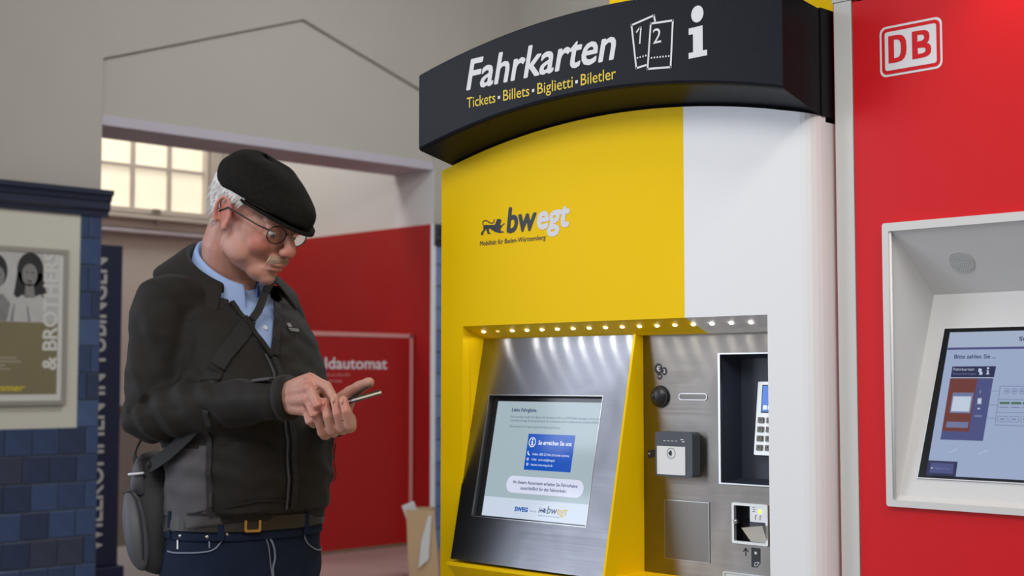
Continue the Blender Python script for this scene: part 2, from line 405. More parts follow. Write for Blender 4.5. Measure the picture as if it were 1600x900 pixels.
# glazed cornice above the tiles (a moulded profile), returns round the opening corner
def cornice(name, y0, y1):
    bm = B(); prof = [(-6.0, 2.078), (-5.975, 2.078), (-5.972, 2.10), (-5.955, 2.112), (-5.955, 2.142), (-5.945, 2.150), (-5.94, 2.170), (-5.925, 2.176), (-5.925, 2.197), (-6.0, 2.204)]
    A = [bm.verts.new((x, y0, z)) for x, z in prof]; C = [bm.verts.new((x, y1, z)) for x, z in prof]
    k = len(prof)
    for i in range(k): bm.faces.new((A[i], A[(i + 1) % k], C[(i + 1) % k], C[i]))
    bm.faces.new(A[::-1]); bm.faces.new(C)
    return struct(put(name, bm, M['cornice']))
cornice('trim_1', 1.6, 3.282); cornice('trim_2', 5.300, 5.99)
struct(put('trim_3', box(B(), -5.999, -5.985, 1.6, 3.26, 0.0, 0.02), M['grout']))
bm = B(); prism(bm, rect(1.6, 0.0, 3.2555, 1.11), fr, -5.999, -5.992); prism(bm, rect(3.150, 1.11, 3.2555, 2.078), fr, -5.999, -5.992)
prism(bm, rect(5.318, 0.0, 5.75, 2.078), fr, -5.999, -5.992)
put('tile_bed', bm, M['grout'], wall_left)
# glazed tiles one by one: an eased slab, shared mesh, several glazes plus two blues with light painted in
tile_me = {}
def tile(y0, y1, z0, z1, k, parent=wall_left):
    w, h = round(y1 - y0, 4), round(z1 - z0, 4)
    if (w, h, k) not in tile_me:
        bm = B(); e = 0.004
        back = [(-w / 2, -h / 2), (w / 2, -h / 2), (w / 2, h / 2), (-w / 2, h / 2)]
        a = [bm.verts.new((-0.007, y, z)) for y, z in back]; b_ = [bm.verts.new((0.0, y, z)) for y, z in back]
        c = [bm.verts.new((0.003, y * (1 - 2 * e / w), z * (1 - 2 * e / h))) for y, z in back]
        for P, Q in ((a, b_), (b_, c)):
            for i in range(4): bm.faces.new((P[i], P[(i + 1) % 4], Q[(i + 1) % 4], Q[i]))
        bm.faces.new(c); bmesh.ops.recalc_face_normals(bm, faces=bm.faces[:])
        me = bpy.data.meshes.new('tile'); bm.to_mesh(me); bm.free(); me.materials.append(TILE[k]); tile_me[(w, h, k)] = me
    o = link('tile', tile_me[(w, h, k)], None, parent, (-5.985 + random.uniform(-0.0015, 0.0015), (y0 + y1) / 2, (z0 + z1) / 2))
    o.rotation_euler = (0, random.uniform(-0.006, 0.006), random.uniform(-0.006, 0.006))
G = 0.004; RH = 0.1233
for r in range(9):
    z1 = 1.11 - r * RH; z0 = z1 - RH + G
    if z0 < 0: z0 = 0.002
    y = 3.2545 - (0.105 if r % 2 else 0.062)
    tile(y + G, 3.2545, z0, z1, random.choice([0, 1, 1, 3]))
    while y > 1.65:
        yy = y - 0.128; tile(yy + G, y, z0, z1, random.choice([0, 0, 1, 2, 2, 4])); y = yy
z = 1.112; r = 0
while z < 2.05:
    z1 = min(z + RH - G, 2.076)
    if r % 3 == 0: tile(3.152, 3.2545, z, z1, random.choice([0, 1, 3]))
    else:
        s = 3.195 if r % 2 else 3.215
        tile(3.152, s - G, z, z1, random.choice([0, 1, 4])); tile(s, 3.2545, z, z1, random.choice([0, 1, 2]))
    z += RH; r += 1
for r in range(17):
    z0 = 0.002 + r * RH; z1 = min(z0 + RH - G, 2.076)
    if z1 - z0 < 0.03: continue
    s = 5.45 if r % 2 else 5.40
    tile(5.320, s - G, z0, z1, random.choice([5, 6])); tile(s, s + 0.128, z0, z1, random.choice([5, 6, 3]))  # far strip: bright light put into the paler blues
# alcove behind the opening
WY0, WY1, WZ0, WZ1 = 4.04, 5.105, 2.375, 3.28
bm = B(); f8 = YZ(0)
prism(bm, rect(2.7, 0, 5.32, WZ0), f8, -8.25, -8.0); prism(bm, rect(2.7, WZ1, 5.32, HZ), f8, -8.25, -8.0)
prism(bm, rect(2.7, WZ0, WY0, WZ1), f8, -8.25, -8.0); prism(bm, rect(WY1, WZ0, 5.32, WZ1), f8, -8.25, -8.0)
struct(put('wall_alcove_left', bm, M['alcove_paint']))
struct(put('wall_alcove_back', box(B(), -8.25, -6.352, 5.32, 5.5, 0, HZ), M['plaster_white']))
struct(put('wall_alcove_front', box(B(), -8.25, -6.352, 2.55, 2.7, 0, HZ), M['plaster']))
al = struct(put('trim_4', box(B(), -7.998, -7.975, 2.7, 5.318, 0.30, 1.13), M['wainscot']))
struct(put('trim_5', box(B(), -7.998, -7.960, 2.7, 5.318, 1.13, 1.165), M['kraft_dark']))
struct(put('baseboard_alcove', box(B(), -7.998, -7.965, 2.7, 5.318, 0.0, 0.30), M['plaster_white']))
# window with glazing bars, sill rails and a latch
win = bpy.data.objects.new('window_1', None); COL.objects.link(win); win.location = (-8.0, 4.57, WZ0); struct(win)
bm = B(); fo = rect(WY0, WZ0, WY1, WZ1); fi = rect(WY0 + 0.03, WZ0 + 0.03, WY1 - 0.015, WZ1 - 0.03)
ring(bm, [(a, b) for a, b in fo], fi, f8, -8.06, -7.985)
put('window_frame', bm, M['frame_paint'], win)
bm = B()
for yb in (4.31, 4.572, 4.834): box(bm, -8.055, -8.02, yb - 0.014, yb + 0.014, WZ0 + 0.03, WZ1 - 0.03)
for zb in (2.675, 2.965): box(bm, -8.053, -8.022, WY0 + 0.03, WY1 - 0.015, zb - 0.011, zb + 0.011)
put('glazing_bar', bm, M['frame_paint'], win)
ys = [WY0 + 0.03, 4.31, 4.572, 4.834, WY1 - 0.015]; zs = [WZ0 + 0.03, 2.675, 2.965, WZ1 - 0.03]
for i in range(4):
    for j in range(3):
        put('pane', box(B(), -8.045, -8.040, ys[i] + 0.002, ys[i + 1] - 0.002, zs[j] + 0.002, zs[j + 1] - 0.002), M['lit_pane'], win)
put('casing', ring(B(), rect(WY0 - 0.09, WZ0 - 0.10, WY1 + 0.085, WZ1 + 0.09), rect(WY0 - 0.004, WZ0 - 0.03, WY1 + 0.01, WZ1 + 0.004), f8, -7.999, -7.970), M['frame_paint'], win)
put('sill', bevel(box(B(), -7.998, -7.93, WY0 - 0.1, WY1 + 0.1, WZ0 - 0.045, WZ0 - 0.02), 0.006), M['frame_paint'], win)
put('lower_rail', bevel(box(B(), -7.998, -7.95, WY0 - 0.1, WY1 + 0.1, WZ0 - 0.135, WZ0 - 0.11), 0.006), M['plaster_mauve'], win)
lt = B(); box(lt, -7.985, -7.955, 4.69, 4.73, WZ0 - 0.04, WZ0 + 0.03); box(lt, -7.955, -7.935, 4.70, 4.72, WZ0 - 0.07, WZ0 + 0.02)
put('latch', lt, M['wainscot'], win)

# ------------------------------------------------------------------ yellow ticket machine
XC = -1.71
arch_b = lambda x: 1.811 - 0.287 * (x - XC) ** 2                 # arched top of the body
arch_f = lambda x: 1.835 - 0.28 * (x + 1.70) ** 2                # lower front edge of the fascia
arch_t = lambda x: 1.986 - 0.25 * (x + 1.685) ** 2               # upper front edge of the fascia
BY, PY = 1.93, 2.008
XL, XR = -2.155, -1.262
tm = thing('ticket_machine', 'yellow and white ticket machine with a dark arched fascia and leaning screen', 'ticket machine', (-1.71, 2.35, 0))
fy = XZ(0)
def fpr(bm, pts, y0, y1): return prism(bm, pts, fy, -y1, -y0)    # prism between two Y depths
def arch(x0, x1, n=14): return [(x1 + (x0 - x1) * i / n, arch_b(x1 + (x0 - x1) * i / n)) for i in range(n + 1)]
XOL, XB, XOR = -2.0905, -1.528, -1.357
# cabinet behind the fronts
bm = B(); fpr(bm, [(XL + 0.004, 0.05), (XR, 0.05), (XR, 1.745)] + [(x, z - 0.012) for x, z in arch(XL + 0.004, XR)][1:], 2.06, 2.72)
box(bm, XR - 0.02, XR, 1.962, 2.07, 0.05, 1.744); box(bm, XL + 0.004, XL + 0.02, 1.951, 2.07, 0.05, 1.73)
put('cabinet', bm, M['white_coat'], tm)
bm = B(); box(bm, XL + 0.03, XR - 0.03, 1.97, 2.70, 0.0, 0.05); put('plinth', bm, M['black'], tm)
# front sheets
bm = B()
fpr(bm, [(XL, 0.05), (XOL, 0.05)] + arch(XL, XOL, 4), BY, 1.951)
fpr(bm, [(XOL, 1.435), (XB, 1.435)] + arch(XOL, XB, 16), BY, 1.951)
fpr(bm, rect(XOL, 0.05, XB, 0.972), BY, 1.951)
yf = put('front_sheet', bm, M['yellow'], tm); yf['label'] = 'yellow front sheet'
bm = B()
fpr(bm, [(XB, 1.435), (XOR, 1.435)] + arch(XB, XOR, 6), BY, 1.951)
fpr(bm, rect(XB, 0.05, XOR, 0.972), BY, 1.951)
# right hand column with a rounded corner
def col_outline():
    o = [(XOR, 1.951), (XOR, BY), (-1.290, BY)]
    for i in range(1, 6):
        a = PI / 2 * i / 5; o.append((-1.290 + 0.028 * math.sin(a), BY + 0.030 * (1 - math.cos(a))))
    o.append((-1.262, 1.962)); o.append((-1.29, 1.962)); o.append((-1.29, 1.951)); return o
ol = col_outline(); lo = [bm.verts.new((x, y, 0.05)) for x, y in ol]; hi = [bm.verts.new((x, y, arch_b(x))) for x, y in ol]
for i in range(len(ol)): bm.faces.new((lo[i], lo[(i + 1) % len(ol)], hi[(i + 1) % len(ol)], hi[i]))
bm.faces.new(hi); bm.faces.new(lo[::-1])
wf = put('front_sheet', bm, M['white_coat'], tm); wf['label'] = 'white front sheet'
# lip under the screen panel
bm = B(); A = [(1.893, 0.972), (1.893, 0.966), (1.929, 0.93), (1.929, 0.972)]
P0 = [bm.verts.new((XOL - 0.004, y, z)) for y, z in A]; P1 = [bm.verts.new((-1.688, y, z)) for y, z in A]
for i in range(4): bm.faces.new((P0[i], P0[(i + 1) % 4], P1[(i + 1) % 4], P1[i]))
bm.faces.new(P0[::-1]); bm.faces.new(P1); put('lower_lip', bm, M['yellow'], tm)
bm = B(); box(bm, -1.688, XB, BY, PY + 0.01, 0.972, 0.981); put('recess_floor', bm, M['yellow'], tm)
bm = B(); box(bm, XB, XOR, BY, PY + 0.01, 0.972, 0.981); put('recess_floor', bm, M['white_coat'], tm)
# recess ceiling, sloping down to the back, yellow then white
def recess_ceiling(x0, x1, m):
    bm = B(); A = [(BY, 1.4355), (1.9951, 1.4095), (2.03, 1.4095), (2.03, 1.45), (1.951, 1.45)]
    P0 = [bm.verts.new((x0, y, z)) for y, z in A]; P1 = [bm.verts.new((x1, y, z)) for y, z in A]
    for i in range(5): bm.faces.new((P0[i], P0[(i + 1) % 5], P1[(i + 1) % 5], P1[i]))
    bm.faces.new(P0[::-1]); bm.faces.new(P1)
    return put('recess_ceiling', bm, m, tm)
recess_ceiling(XOL, XB, M['yellow']); recess_ceiling(XB, XOR, M['white_coat'])
# LED downlights in the recess ceiling
led_me = {}
for key in ('led', 'led_off'):
    bm = B(); bmesh.ops.create_uvsphere(bm, u_segments=10, v_segments=6, radius=1.0)
    for v in bm.verts: v.co = Vector((v.co.x * 0.0042, v.co.y * 0.0042, v.co.z * 0.0022))
    me = bpy.data.meshes.new('led'); bm.to_mesh(me); bm.free(); me.materials.append(M[key]); led_me[key] = me
for i in range(17):
    x = -2.0579 + i * 0.04055
    if x > XOR - 0.01: break
    k = 'led_off' if i == 1 else 'led'
    link('led', led_me[k], None, tm, (x, 1.957, 1.4238))
    if k == 'led':
        d = bpy.data.lights.new('led_light', 'SPOT'); d.energy = 0.022; d.shadow_soft_size = 0.003; d.color = (1, 0.96, 0.88)
        d.spot_size = math.radians(172); d.spot_blend = 0.25
        o = bpy.data.objects.new('led_light', d); COL.objects.link(o); o.location = (x, 1.955, 1.4185)
# left cheek of the recess and cheek between the two bays
py = lambda z: 1.989 - (1.4105 - z) * 0.2051                      # the leaning screen panel's face
def cheek(name, x0, x1, pts):
    bm = B(); a = [bm.verts.new((x0, y, z)) for y, z in pts]; b_ = [bm.verts.new((x1, y, z)) for y, z in pts]
    k = len(pts)
    for i in range(k): bm.faces.new((a[i], a[(i + 1) % k], b_[(i + 1) % k], b_[i]))
    bm.faces.new(a[::-1]); bm.faces.new(b_); return put(name, bm, M['yellow'], tm)
cheek('recess_cheek', XOL - 0.006, XOL, [(1.9505, 1.436), (1.9505, 1.02), (2.02, 1.02), (2.02, 1.436)])
cheek('bay_divider', -1.692, -1.687, [(py(1.412) - 0.002, 1.412), (py(0.976) - 0.002, 0.976), (2.02, 0.976), (2.02, 1.412)])
# leaning steel screen panel with a window for the screen
SO = Vector((-2.093, 1.90, 0.9771)); SV = Vector((0, 0.20093, 0.97960))
fs = Frame(SO, (1, 0, 0), SV)
po = rrect(0.001, 0.0005, 0.4005, 0.4425, 0.006, 2); 
bm = B()
u0, v0, u1, v1 = 0.0425, 0.0868, 0.3455, 0.3286
for r_ in (rect(0.001, 0.0, u0, 0.4425), rect(u1, 0.0, 0.4005, 0.4425), rect(u0, 0.0, u1, v0), rect(u0, v1, u1, 0.4425)): prism(bm, r_, fs, -0.006, 0)
sp = put('screen_panel', bm, M['steel'], tm, uv=True); sp['label'] = 'leaning brushed steel screen panel'
put('panel_edge', prism(B(), rect(0.4005, 0.0, 0.4018, 0.4425), fs, -0.006, 0.0006), M['steel_bright'], sp)
bz = put('screen_bezel', ring(B(), rect(u0, v0, u1, v1), rect(u0 + 0.0012, v0 + 0.0012, u1 - 0.0012, v1 - 0.0012), fs, -0.012, 0.0008), M['steel_bright'], sp)
put('screen_surround', prism(B(), rect(u0, v0, u1, v1), fs, -0.022, -0.0125), M['black_gloss'], sp)
scr = put('screen', prism(B(), rect(u0 + 0.016, v0 + 0.0045, u1 - 0.0005, v1 - 0.011), fs, -0.0125, -0.0115), M['scr_bg'], tm)
scr['label'] = 'lit passenger information screen'
fd = Frame(fs.p(0, 0, -0.0115), (1, 0, 0), SV)
dc = lambda polys, m, off=0.0002: decal('screen_graphic', polys, fd, m, scr, off, 0.0002)
tx = lambda s, a, b, w, c, m, bold=0.0, off=0.0008, shear=0.0: lettering(s, fd, a, b, w, c, m, scr, bold, shear, off, 0.0002, 'screen_text')
dc([rect(0.0595, 0.0915, 0.3448, 0.1290)], M['scr_foot'])
tx('Liebe Fahrgäste,', 0.1015, 0.2975, 0.068, 0.0075, M['scr_navy'], 0.02)
tx('Die ehemalige Abellio Rail Baden-Württemberg heißt nun SWEG Bahn Stuttgart und ist eine', 0.1008, 0.2850, 0.234, 0.0046, M['scr_grey'])
tx('hundertprozentige Tochtergesellschaft der Südwestdeutschen Landesverkehrs-GmbH (SWEG).', 0.1013, 0.2780, 0.234, 0.0046, M['scr_grey'])
tx('Bitte beachten Sie unsere neuen Kontaktmöglichkeiten:', 0.1025, 0.2661, 0.136, 0.0046, M['scr_grey'])
dc([rect(0.1561, 0.1852, 0.2785, 0.2549)], M['scr_blue'])
bm = B(); ring(bm, circ(0.1695, 0.2385, 0.0092, 0.0098), circ(0.1695, 0.2385, 0.0076, 0.0082), fd, 0.0008, 0.001); prism(bm, circ(0.1697, 0.2435, 0.0019, n=10), fd, 0.0008, 0.001)
prism(bm, [(0.1665, 0.2405), (0.1713, 0.2405), (0.1713, 0.2340), (0.1730, 0.2340), (0.1730, 0.2322), (0.1665, 0.2322), (0.1665, 0.2340), (0.1682, 0.2340), (0.1682, 0.2388), (0.1665, 0.2388)], fd, 0.0008, 0.001)
put('screen_graphic', bm, M['scr_white'], scr)
tx('So erreichen Sie uns:', 0.1862, 0.2345, 0.087, 0.0085, M['scr_white'], 0.02)
tx('Hotline:  0800 223 5546 (24 Stunden kostenlos)', 0.1745, 0.2138, 0.096, 0.0046, M['scr_white'])
tx('E-Mail:   service.sbs@sweg.de', 0.1741, 0.2036, 0.061, 0.0046, M['scr_white'])
tx('Internet: www.sweg-sbs.de', 0.1738, 0.1937, 0.057, 0.0046, M['scr_white'])
bm = B(); stroke(bm, [(0.1615, 0.2200), (0.1625, 0.2160), (0.1660, 0.2140)], 0.0022, fd, 0.0008, 0.001)
ring(bm, circ(0.1635, 0.2058, 0.0027, n=12), circ(0.1635, 0.2058, 0.0016, n=12), fd, 0.0008, 0.001); ring(bm, circ(0.1645, 0.1960, 0.0027, n=12), circ(0.1645, 0.1960, 0.0016, n=12), fd, 0.0008, 0.001)
put('screen_graphic', bm, M['scr_white'], scr)
dc([rrect(0.1148, 0.1388, 0.3180, 0.1730, 0.0165)], M['scr_pill_edge'])
dc([rrect(0.1154, 0.1394, 0.3174, 0.1724, 0.016)], M['scr_pill'], 0.0006)
tx('An diesem Automaten erhalten Sie Fahrscheine', 0.1325, 0.1577, 0.169, 0.0066, M['scr_navy'], 0.015, 0.0010)
tx('ausschließlich für den Nahverkehr.', 0.1560, 0.1470, 0.1205, 0.0066, M['scr_navy'], 0.015, 0.0010)
tx('SWEG', 0.1480, 0.1055, 0.034, 0.0082, M['scr_sweg'], 0.06)
tx('fährt für', 0.1895, 0.1062, 0.0155, 0.0036, M['scr_grey'])
LION = [(-2.037, 1.6141), (-2.0293, 1.6147), (-2.0314, 1.6173), (-2.0225, 1.626), (-2.0178, 1.6153), (-2.0092, 1.615), (-2.0102, 1.6168), (-2.0143, 1.6182), (-2.0143, 1.6268), (-1.9969, 1.6176), (-1.9848, 1.6146), (-1.9717, 1.6151), (-1.9727, 1.6168), (-1.9798, 1.6178), (-1.9828, 1.6216), (-1.9747, 1.6294), (-1.9697, 1.6318), (-1.9717, 1.6331), (-1.9788, 1.629), (-1.9828, 1.6307), (-1.9808, 1.6355), (-1.9792, 1.6397), (-1.9848, 1.6427), (-1.9919, 1.6421), (-1.9949, 1.6352), (-1.998, 1.6319), (-2.0153, 1.6325), (-2.0256, 1.6339), (-2.0308, 1.6309), (-2.0297, 1.6251), (-2.037, 1.6184)]
TAIL = [(-2.0302, 1.6335), (-2.0322, 1.6372), (-2.0315, 1.6402), (-2.0277, 1.6424), (-2.0195, 1.6414), (-2.0135, 1.6378), (-2.0092, 1.6361), (-2.0045, 1.6357), (-2.001, 1.6371), (-1.9996, 1.6400), (-1.9994, 1.6427)]
LB = lambda k, ox, oy: [((x + 2.037) * k + ox, (z - 1.6141) * k + oy) for x, z in LION]
bm = B(); k = 0.32; prism(bm, LB(k, 0.2107, 0.1062), fd, 0.0008, 0.001); stroke(bm, [((x + 2.037) * k + 0.2107, (z - 1.6141) * k + 0.1062) for x, z in TAIL], 0.0007, fd, 0.0008, 0.001)
put('screen_graphic', bm, M['scr_navy'], scr)
tx('bw', 0.2325, 0.1060, 0.0262, 0.0150, M['scr_navy'], 0.01, shear=0.18)
tx('egt', 0.2590, 0.1060, 0.0262, 0.0150, M['scr_yel'], 0.01, shear=0.18)
tx('Mobilität für Baden-Württemberg', 0.2110, 0.1000, 0.055, 0.0026, M['scr_navy'], shear=0.15)

# steel service panel in the right bay
bm = B(); fp = XZ(PY)
tx0, tx1, tz0, tz1 = -1.5125, -1.37, 1.1498, 1.3735              # card terminal opening
sx0, sx1, sz0, sz1 = -1.4855, -1.417, 1.0515, 1.1150             # card slot opening
for r_ in (rect(-1.690, 0.98, tx0, 1.412), rect(tx0, tz1, XOR, 1.412), rect(tx1, tz0, XOR, tz1), rect(tx0, sz1, XOR, tz0),
           rect(tx0, 0.98, sx0, sz1), rect(sx1, 0.98, XOR, sz1), rect(sx0, 0.98, sx1, sz0)):
    prism(bm, r_, fp, -0.008, 0)
svc = put('service_panel', bm, M['steel_warm'], tm, uv=True); svc['label'] = 'flat brushed steel service panel'
def part(name, bm, m, parent=tm, label=None, smooth=False, uv=False):
    o = put(name, bm, m, parent, smooth=smooth, uv=uv)
    if label: o['label'] = label
    return o
# coin pictogram
part('coin_pictogram', B_ := prism(prism(prism(B(), circ(-1.6508, 1.3485, 0.0092, 0.0098), fp, 0.0002, 0.0006), circ(-1.6372, 1.3440, 0.0062, 0.0075), fp, 0.0002, 0.0006), circ(-1.6485, 1.3345, 0.0060, 0.0058), fp, 0.0002, 0.0006), M['ink_black'], svc)
lettering('€', fp, -1.6548, 1.3440, 0.0085, 0.0095, M['ink_white'], svc, 0.01, 0, 0.0008, 0.0003)
lettering('2', fp, -1.6395, 1.3408, 0.0048, 0.0068, M['ink_white'], svc, 0.01, 0, 0.0008, 0.0003)
lettering('10', fp, -1.6517, 1.3325, 0.0062, 0.0042, M['ink_white'], svc, 0.0, 0, 0.0008, 0.0003)
# black domed coin inlet
bm = B(); ellipsoid(bm, (-1.6470, PY - 0.001, 1.2980), (0.0185, 0.012, 0.0195), u=28, v=16)
bmesh.ops.delete(bm, geom=[v for v in bm.verts if v.co.y > PY + 0.002], context='VERTS')
ci = part('coin_inlet', bm, M['black'], tm, 'black domed coin inlet', True)
bm = B(); bmesh.ops.create_cone(bm, cap_ends=True, segments=32, radius1=0.0205, radius2=0.0190, depth=0.005, matrix=Matrix.Translation((-1.6470, PY - 0.0026, 1.2980)) @ Matrix.Rotation(PI / 2, 4, 'X'))
put('rim', bm, M['black'], ci)
bm = B(); ellipsoid(bm, (-1.6540, PY - 0.0125, 1.2985), (0.0035, 0.0015, 0.0050)); put('coin_slit', bm, M['black_gloss'], ci, smooth=True)
# recessed coin window
bm = B(); ring(bm, rrect(-1.6042, 1.2922, -1.5405, 1.3045, 0.0060), rrect(-1.6025, 1.2936, -1.5420, 1.3031, 0.0047), fp, 0.0, 0.0014)
cw = part('slot_window', bm, M['steel_bright'], tm); put('slot_cover', prism(B(), rrect(-1.6025, 1.2936, -1.5420, 1.3031, 0.0047), fp, 0.0001, 0.0006), M['steel_dark'], cw)
# contactless reader
bm = B(); prism(bm, rrect(-1.642, 1.157, -1.558, 1.236, 0.006), fp, 0.0, 0.022)
rd = part('contactless_reader', bm, M['reader_grey'], tm, 'dark grey contactless card reader with white pad')
fr_ = XZ(PY - 0.022)
put('reader_pad', prism(B(), rrect(-1.6365, 1.1605, -1.573, 1.2105, 0.001), fr_, 0.0002, 0.0016), M['reader_white'], rd)
bm = B()
for i in range(4): prism(bm, rrect(-1.6225 + i * 0.0088, 1.2195, -1.6175 + i * 0.0088, 1.2206, 0.0005, 2), fr_, 0.0002, 0.0006)
prism(bm, rect(-1.5835, 1.2222, -1.5772, 1.2240), fr_, 0.0002, 0.0006); prism(bm, rect(-1.5800, 1.2185, -1.5745, 1.2203), fr_, 0.0002, 0.0006)
put('reader_marks', bm, M['ink_white'], rd)
f2 = XZ(PY - 0.0236); bm = B(); cx, cz = -1.6040, 1.1985
ring(bm, circ(cx, cz, 0.0095), circ(cx, cz, 0.0089), f2, 0.0002, 0.0006)
for k, rr_ in enumerate((0.0025, 0.0045, 0.0065)):
    stroke(bm, [(cx - 0.005 + rr_ * math.cos(a), cz + rr_ * math.sin(a)) for a in [math.radians(t) for t in (-50, -25, 0, 25, 50)]], 0.0011, f2, 0.0002, 0.0006)
prism(bm, [(cx - 0.0065, cz + 0.0005), (cx - 0.001, cz + 0.005), (cx - 0.0005, cz - 0.004), (cx - 0.004, cz - 0.0035)], f2, 0.0002, 0.0006)
put('contactless_symbol', bm, M['reader_grey'], rd)
# card-and-waves pictogram
bm = B(); c_ = [(-1.6773, 1.1995), (-1.6570, 1.2028), (-1.6582, 1.1896), (-1.6774, 1.1862)]; prism(bm, c_, fp, 0.0002, 0.0006)
for k, rr_ in enumerate((0.005, 0.0085, 0.012)):
    stroke(bm, [(-1.6565 + rr_ * math.cos(a), 1.1965 + rr_ * math.sin(a)) for a in [math.radians(t) for t in (-48, -24, 0, 24, 48)]], 0.0014, fp, 0.0002, 0.0006)
part('card_pictogram', bm, M['ink_black'], svc)
put('card_pictogram', prism(B(), circ(-1.6735, 1.1945, 0.0016, n=10), fp, 0.0008, 0.001), M['ink_white'], svc)
# banknote flap
fl = part('note_flap', prism(B(), rect(-1.6375, 1.0098, -1.5390, 1.1130), fp, 0.0003, 0.0010), M['steel_dark'], tm, 'dark flush note flap', uv=True)
put('flap_edge', ring(B(), rect(-1.6383, 1.0090, -1.5382, 1.1138), rect(-1.6375, 1.0098, -1.5390, 1.1130), fp, 0.0002, 0.0016), M['steel_bright'], fl)
# card terminal in its dark tub
bm = B(); th = 0.085
def tub(bm, x0, x1, z0, z1, y0, y1, ins, t=0.003):
    o = [(x0, z0), (x1, z0), (x1, z1), (x0, z1)]; i_ = [(x0 + ins, z0 + ins * .6), (x1 - ins, z0 + ins * .6), (x1 - ins, z1 - ins * .6), (x0 + ins, z1 - ins * .6)]
    A = [bm.verts.new((a, y0, b)) for a, b in o]; C = [bm.verts.new((a, y1, b)) for a, b in i_]
    for k in range(4): bm.faces.new((A[k], A[(k + 1) % 4], C[(k + 1) % 4], C[k]))
    bm.faces.new(C); return bm
tub(bm, tx0, tx1, tz0, tz1, PY - 0.001, PY + 0.045, 0.012)
tu = part('terminal_tub', bm, M['navy_plastic'], tm, 'deep dark blue tub of the card terminal')
put('tub_rim', ring(B(), rect(tx0 - 0.0025, tz0 - 0.0015, tx1, tz1 + 0.0015), rect(tx0 + 0.002, tz0 + 0.0008, tx1 - 0.001, tz1 - 0.0008), fp, -0.003, 0.0035), M['steel_bright'], tu)
ft = Frame((-1.4640, PY + 0.033, 1.1985), (1, 0, 0), (0, 0.12, 0.99))
bm = B(); prism(bm, rrect(0.0, 0.0, 0.082, 0.127, 0.002, 2), ft, -0.006, 0.004)
kp = part('keypad', bm, M['keypad_metal'], tm, 'silver keypad with blue display')
put('display_surround', prism(B(), rect(0.0100, 0.0730, 0.078, 0.1215), ft, 0.004, 0.0050), M['black'], kp)
ds = put('display', prism(B(), rect(0.0118, 0.0750, 0.076, 0.1195), ft, 0.0050, 0.0054), mat('terminal_display_blue', (0.01, 0.02, 0.05), 0.2, emit=(0.035, 0.16, 0.62), estr=0.9), kp)
bm = B()
for i in range(4): prism(bm, rect(0.0145 + i * 0.0100, 0.0785, 0.0225 + i * 0.0100, 0.0860), ft, 0.0054, 0.0056)
prism(bm, rect(0.028, 0.1030, 0.046, 0.1042), ft, 0.0054, 0.0056)
put('display_marks', bm, M['scr_white'], kp)
bm = B(); prism(bm, rrect(-0.0055, -0.005, 0.0055, 0.005, 0.001, 2), Frame((0, 0, 0), (1, 0, 0), (0, 0.12, 0.99)), 0, 0.003)
kme = bpy.data.meshes.new('key'); bm.to_mesh(kme); bm.free(); kme.materials.append(M['key'])
for r_ in range(4):
    for c_ in range(4):
        link('key', kme, None, kp, ft.p(0.0115 + c_ * 0.0180, 0.0600 - r_ * 0.0158, 0.004))
bm = B(); n_ = 1
for r_ in range(4):
    for c_ in range(3): stroke(bm, [(0.0105 + c_ * 0.0180, 0.0600 - r_ * 0.0158), (0.0125 + c_ * 0.0180, 0.0615 - r_ * 0.0158)], 0.0014, ft, 0.0070, 0.0074)
put('key_marks', bm, M['ink_black'], kp)
# card slot unit with status light and chute
bm = B(); tub(bm, sx0, sx1, sz0, sz1, PY - 0.0005, PY + 0.02, 0.004)
cs = part('card_slot', bm, M['black_gloss'], tm, 'card slot with steel surround and green light')
put('surround', ring(B(), rrect(sx0 - 0.003, sz0 - 0.003, sx1 + 0.003, sz1 + 0.003, 0.003, 3), rrect(sx0 + 0.0015, sz0 + 0.0015, sx1 - 0.0015, sz1 - 0.0015, 0.002, 3), fp, -0.004, 0.003), M['keypad_metal'], cs)
put('upper_plate', prism(B(), rect(-1.4510, 1.0875, sx1 + 0.001, sz1), fp, -0.014, 0.002), M['keypad_metal'], cs)
bm = B(); a = [(-1.4590, 1.0775), (sx1 + 0.001, 1.0835), (sx1 + 0.001, 1.0535), (-1.4500, 1.0535)]
A = [bm.verts.new((x, PY - (0.016 if i < 2 else 0.001), z)) for i, (x, z) in enumerate(a)]; C = [bm.verts.new((x, PY + 0.006, z)) for x, z in a]
bm.faces.new(A)
for i in range(4): bm.faces.new((A[i], C[i], C[(i + 1) % 4], A[(i + 1) % 4]))
put('chute', bm, M['keypad_metal'], cs)
bm = B(); ellipsoid(bm, (-1.4300, PY - 0.002, 1.1055), (0.0032, 0.002, 0.0034)); put('status_light', bm, M['led_green'], cs, smooth=True)
bm = B(); ellipsoid(bm, (-1.4800, PY - 0.002, 1.0860), (0.0050, 0.006, 0.0050)); put('knob', bm, M['steel_bright'], cs, smooth=True)
bm = B()
for i in range(3): prism(bm, rect(-1.4455 + 0.001 * (i % 2), 1.1115 - i * 0.0035, -1.4405 + 0.001 * (i % 2), 1.1125 - i * 0.0035), fp, 0.002, 0.0024)
for i in range(2): stroke(bm, [(-1.4395 + i * 0.0095, 1.0915), (-1.4395 + i * 0.0095, 1.0985), (-1.4370 + i * 0.0095, 1.0985)], 0.0009, fp, 0.002, 0.0024)
put('slot_marks', bm, M['reader_grey'], cs)
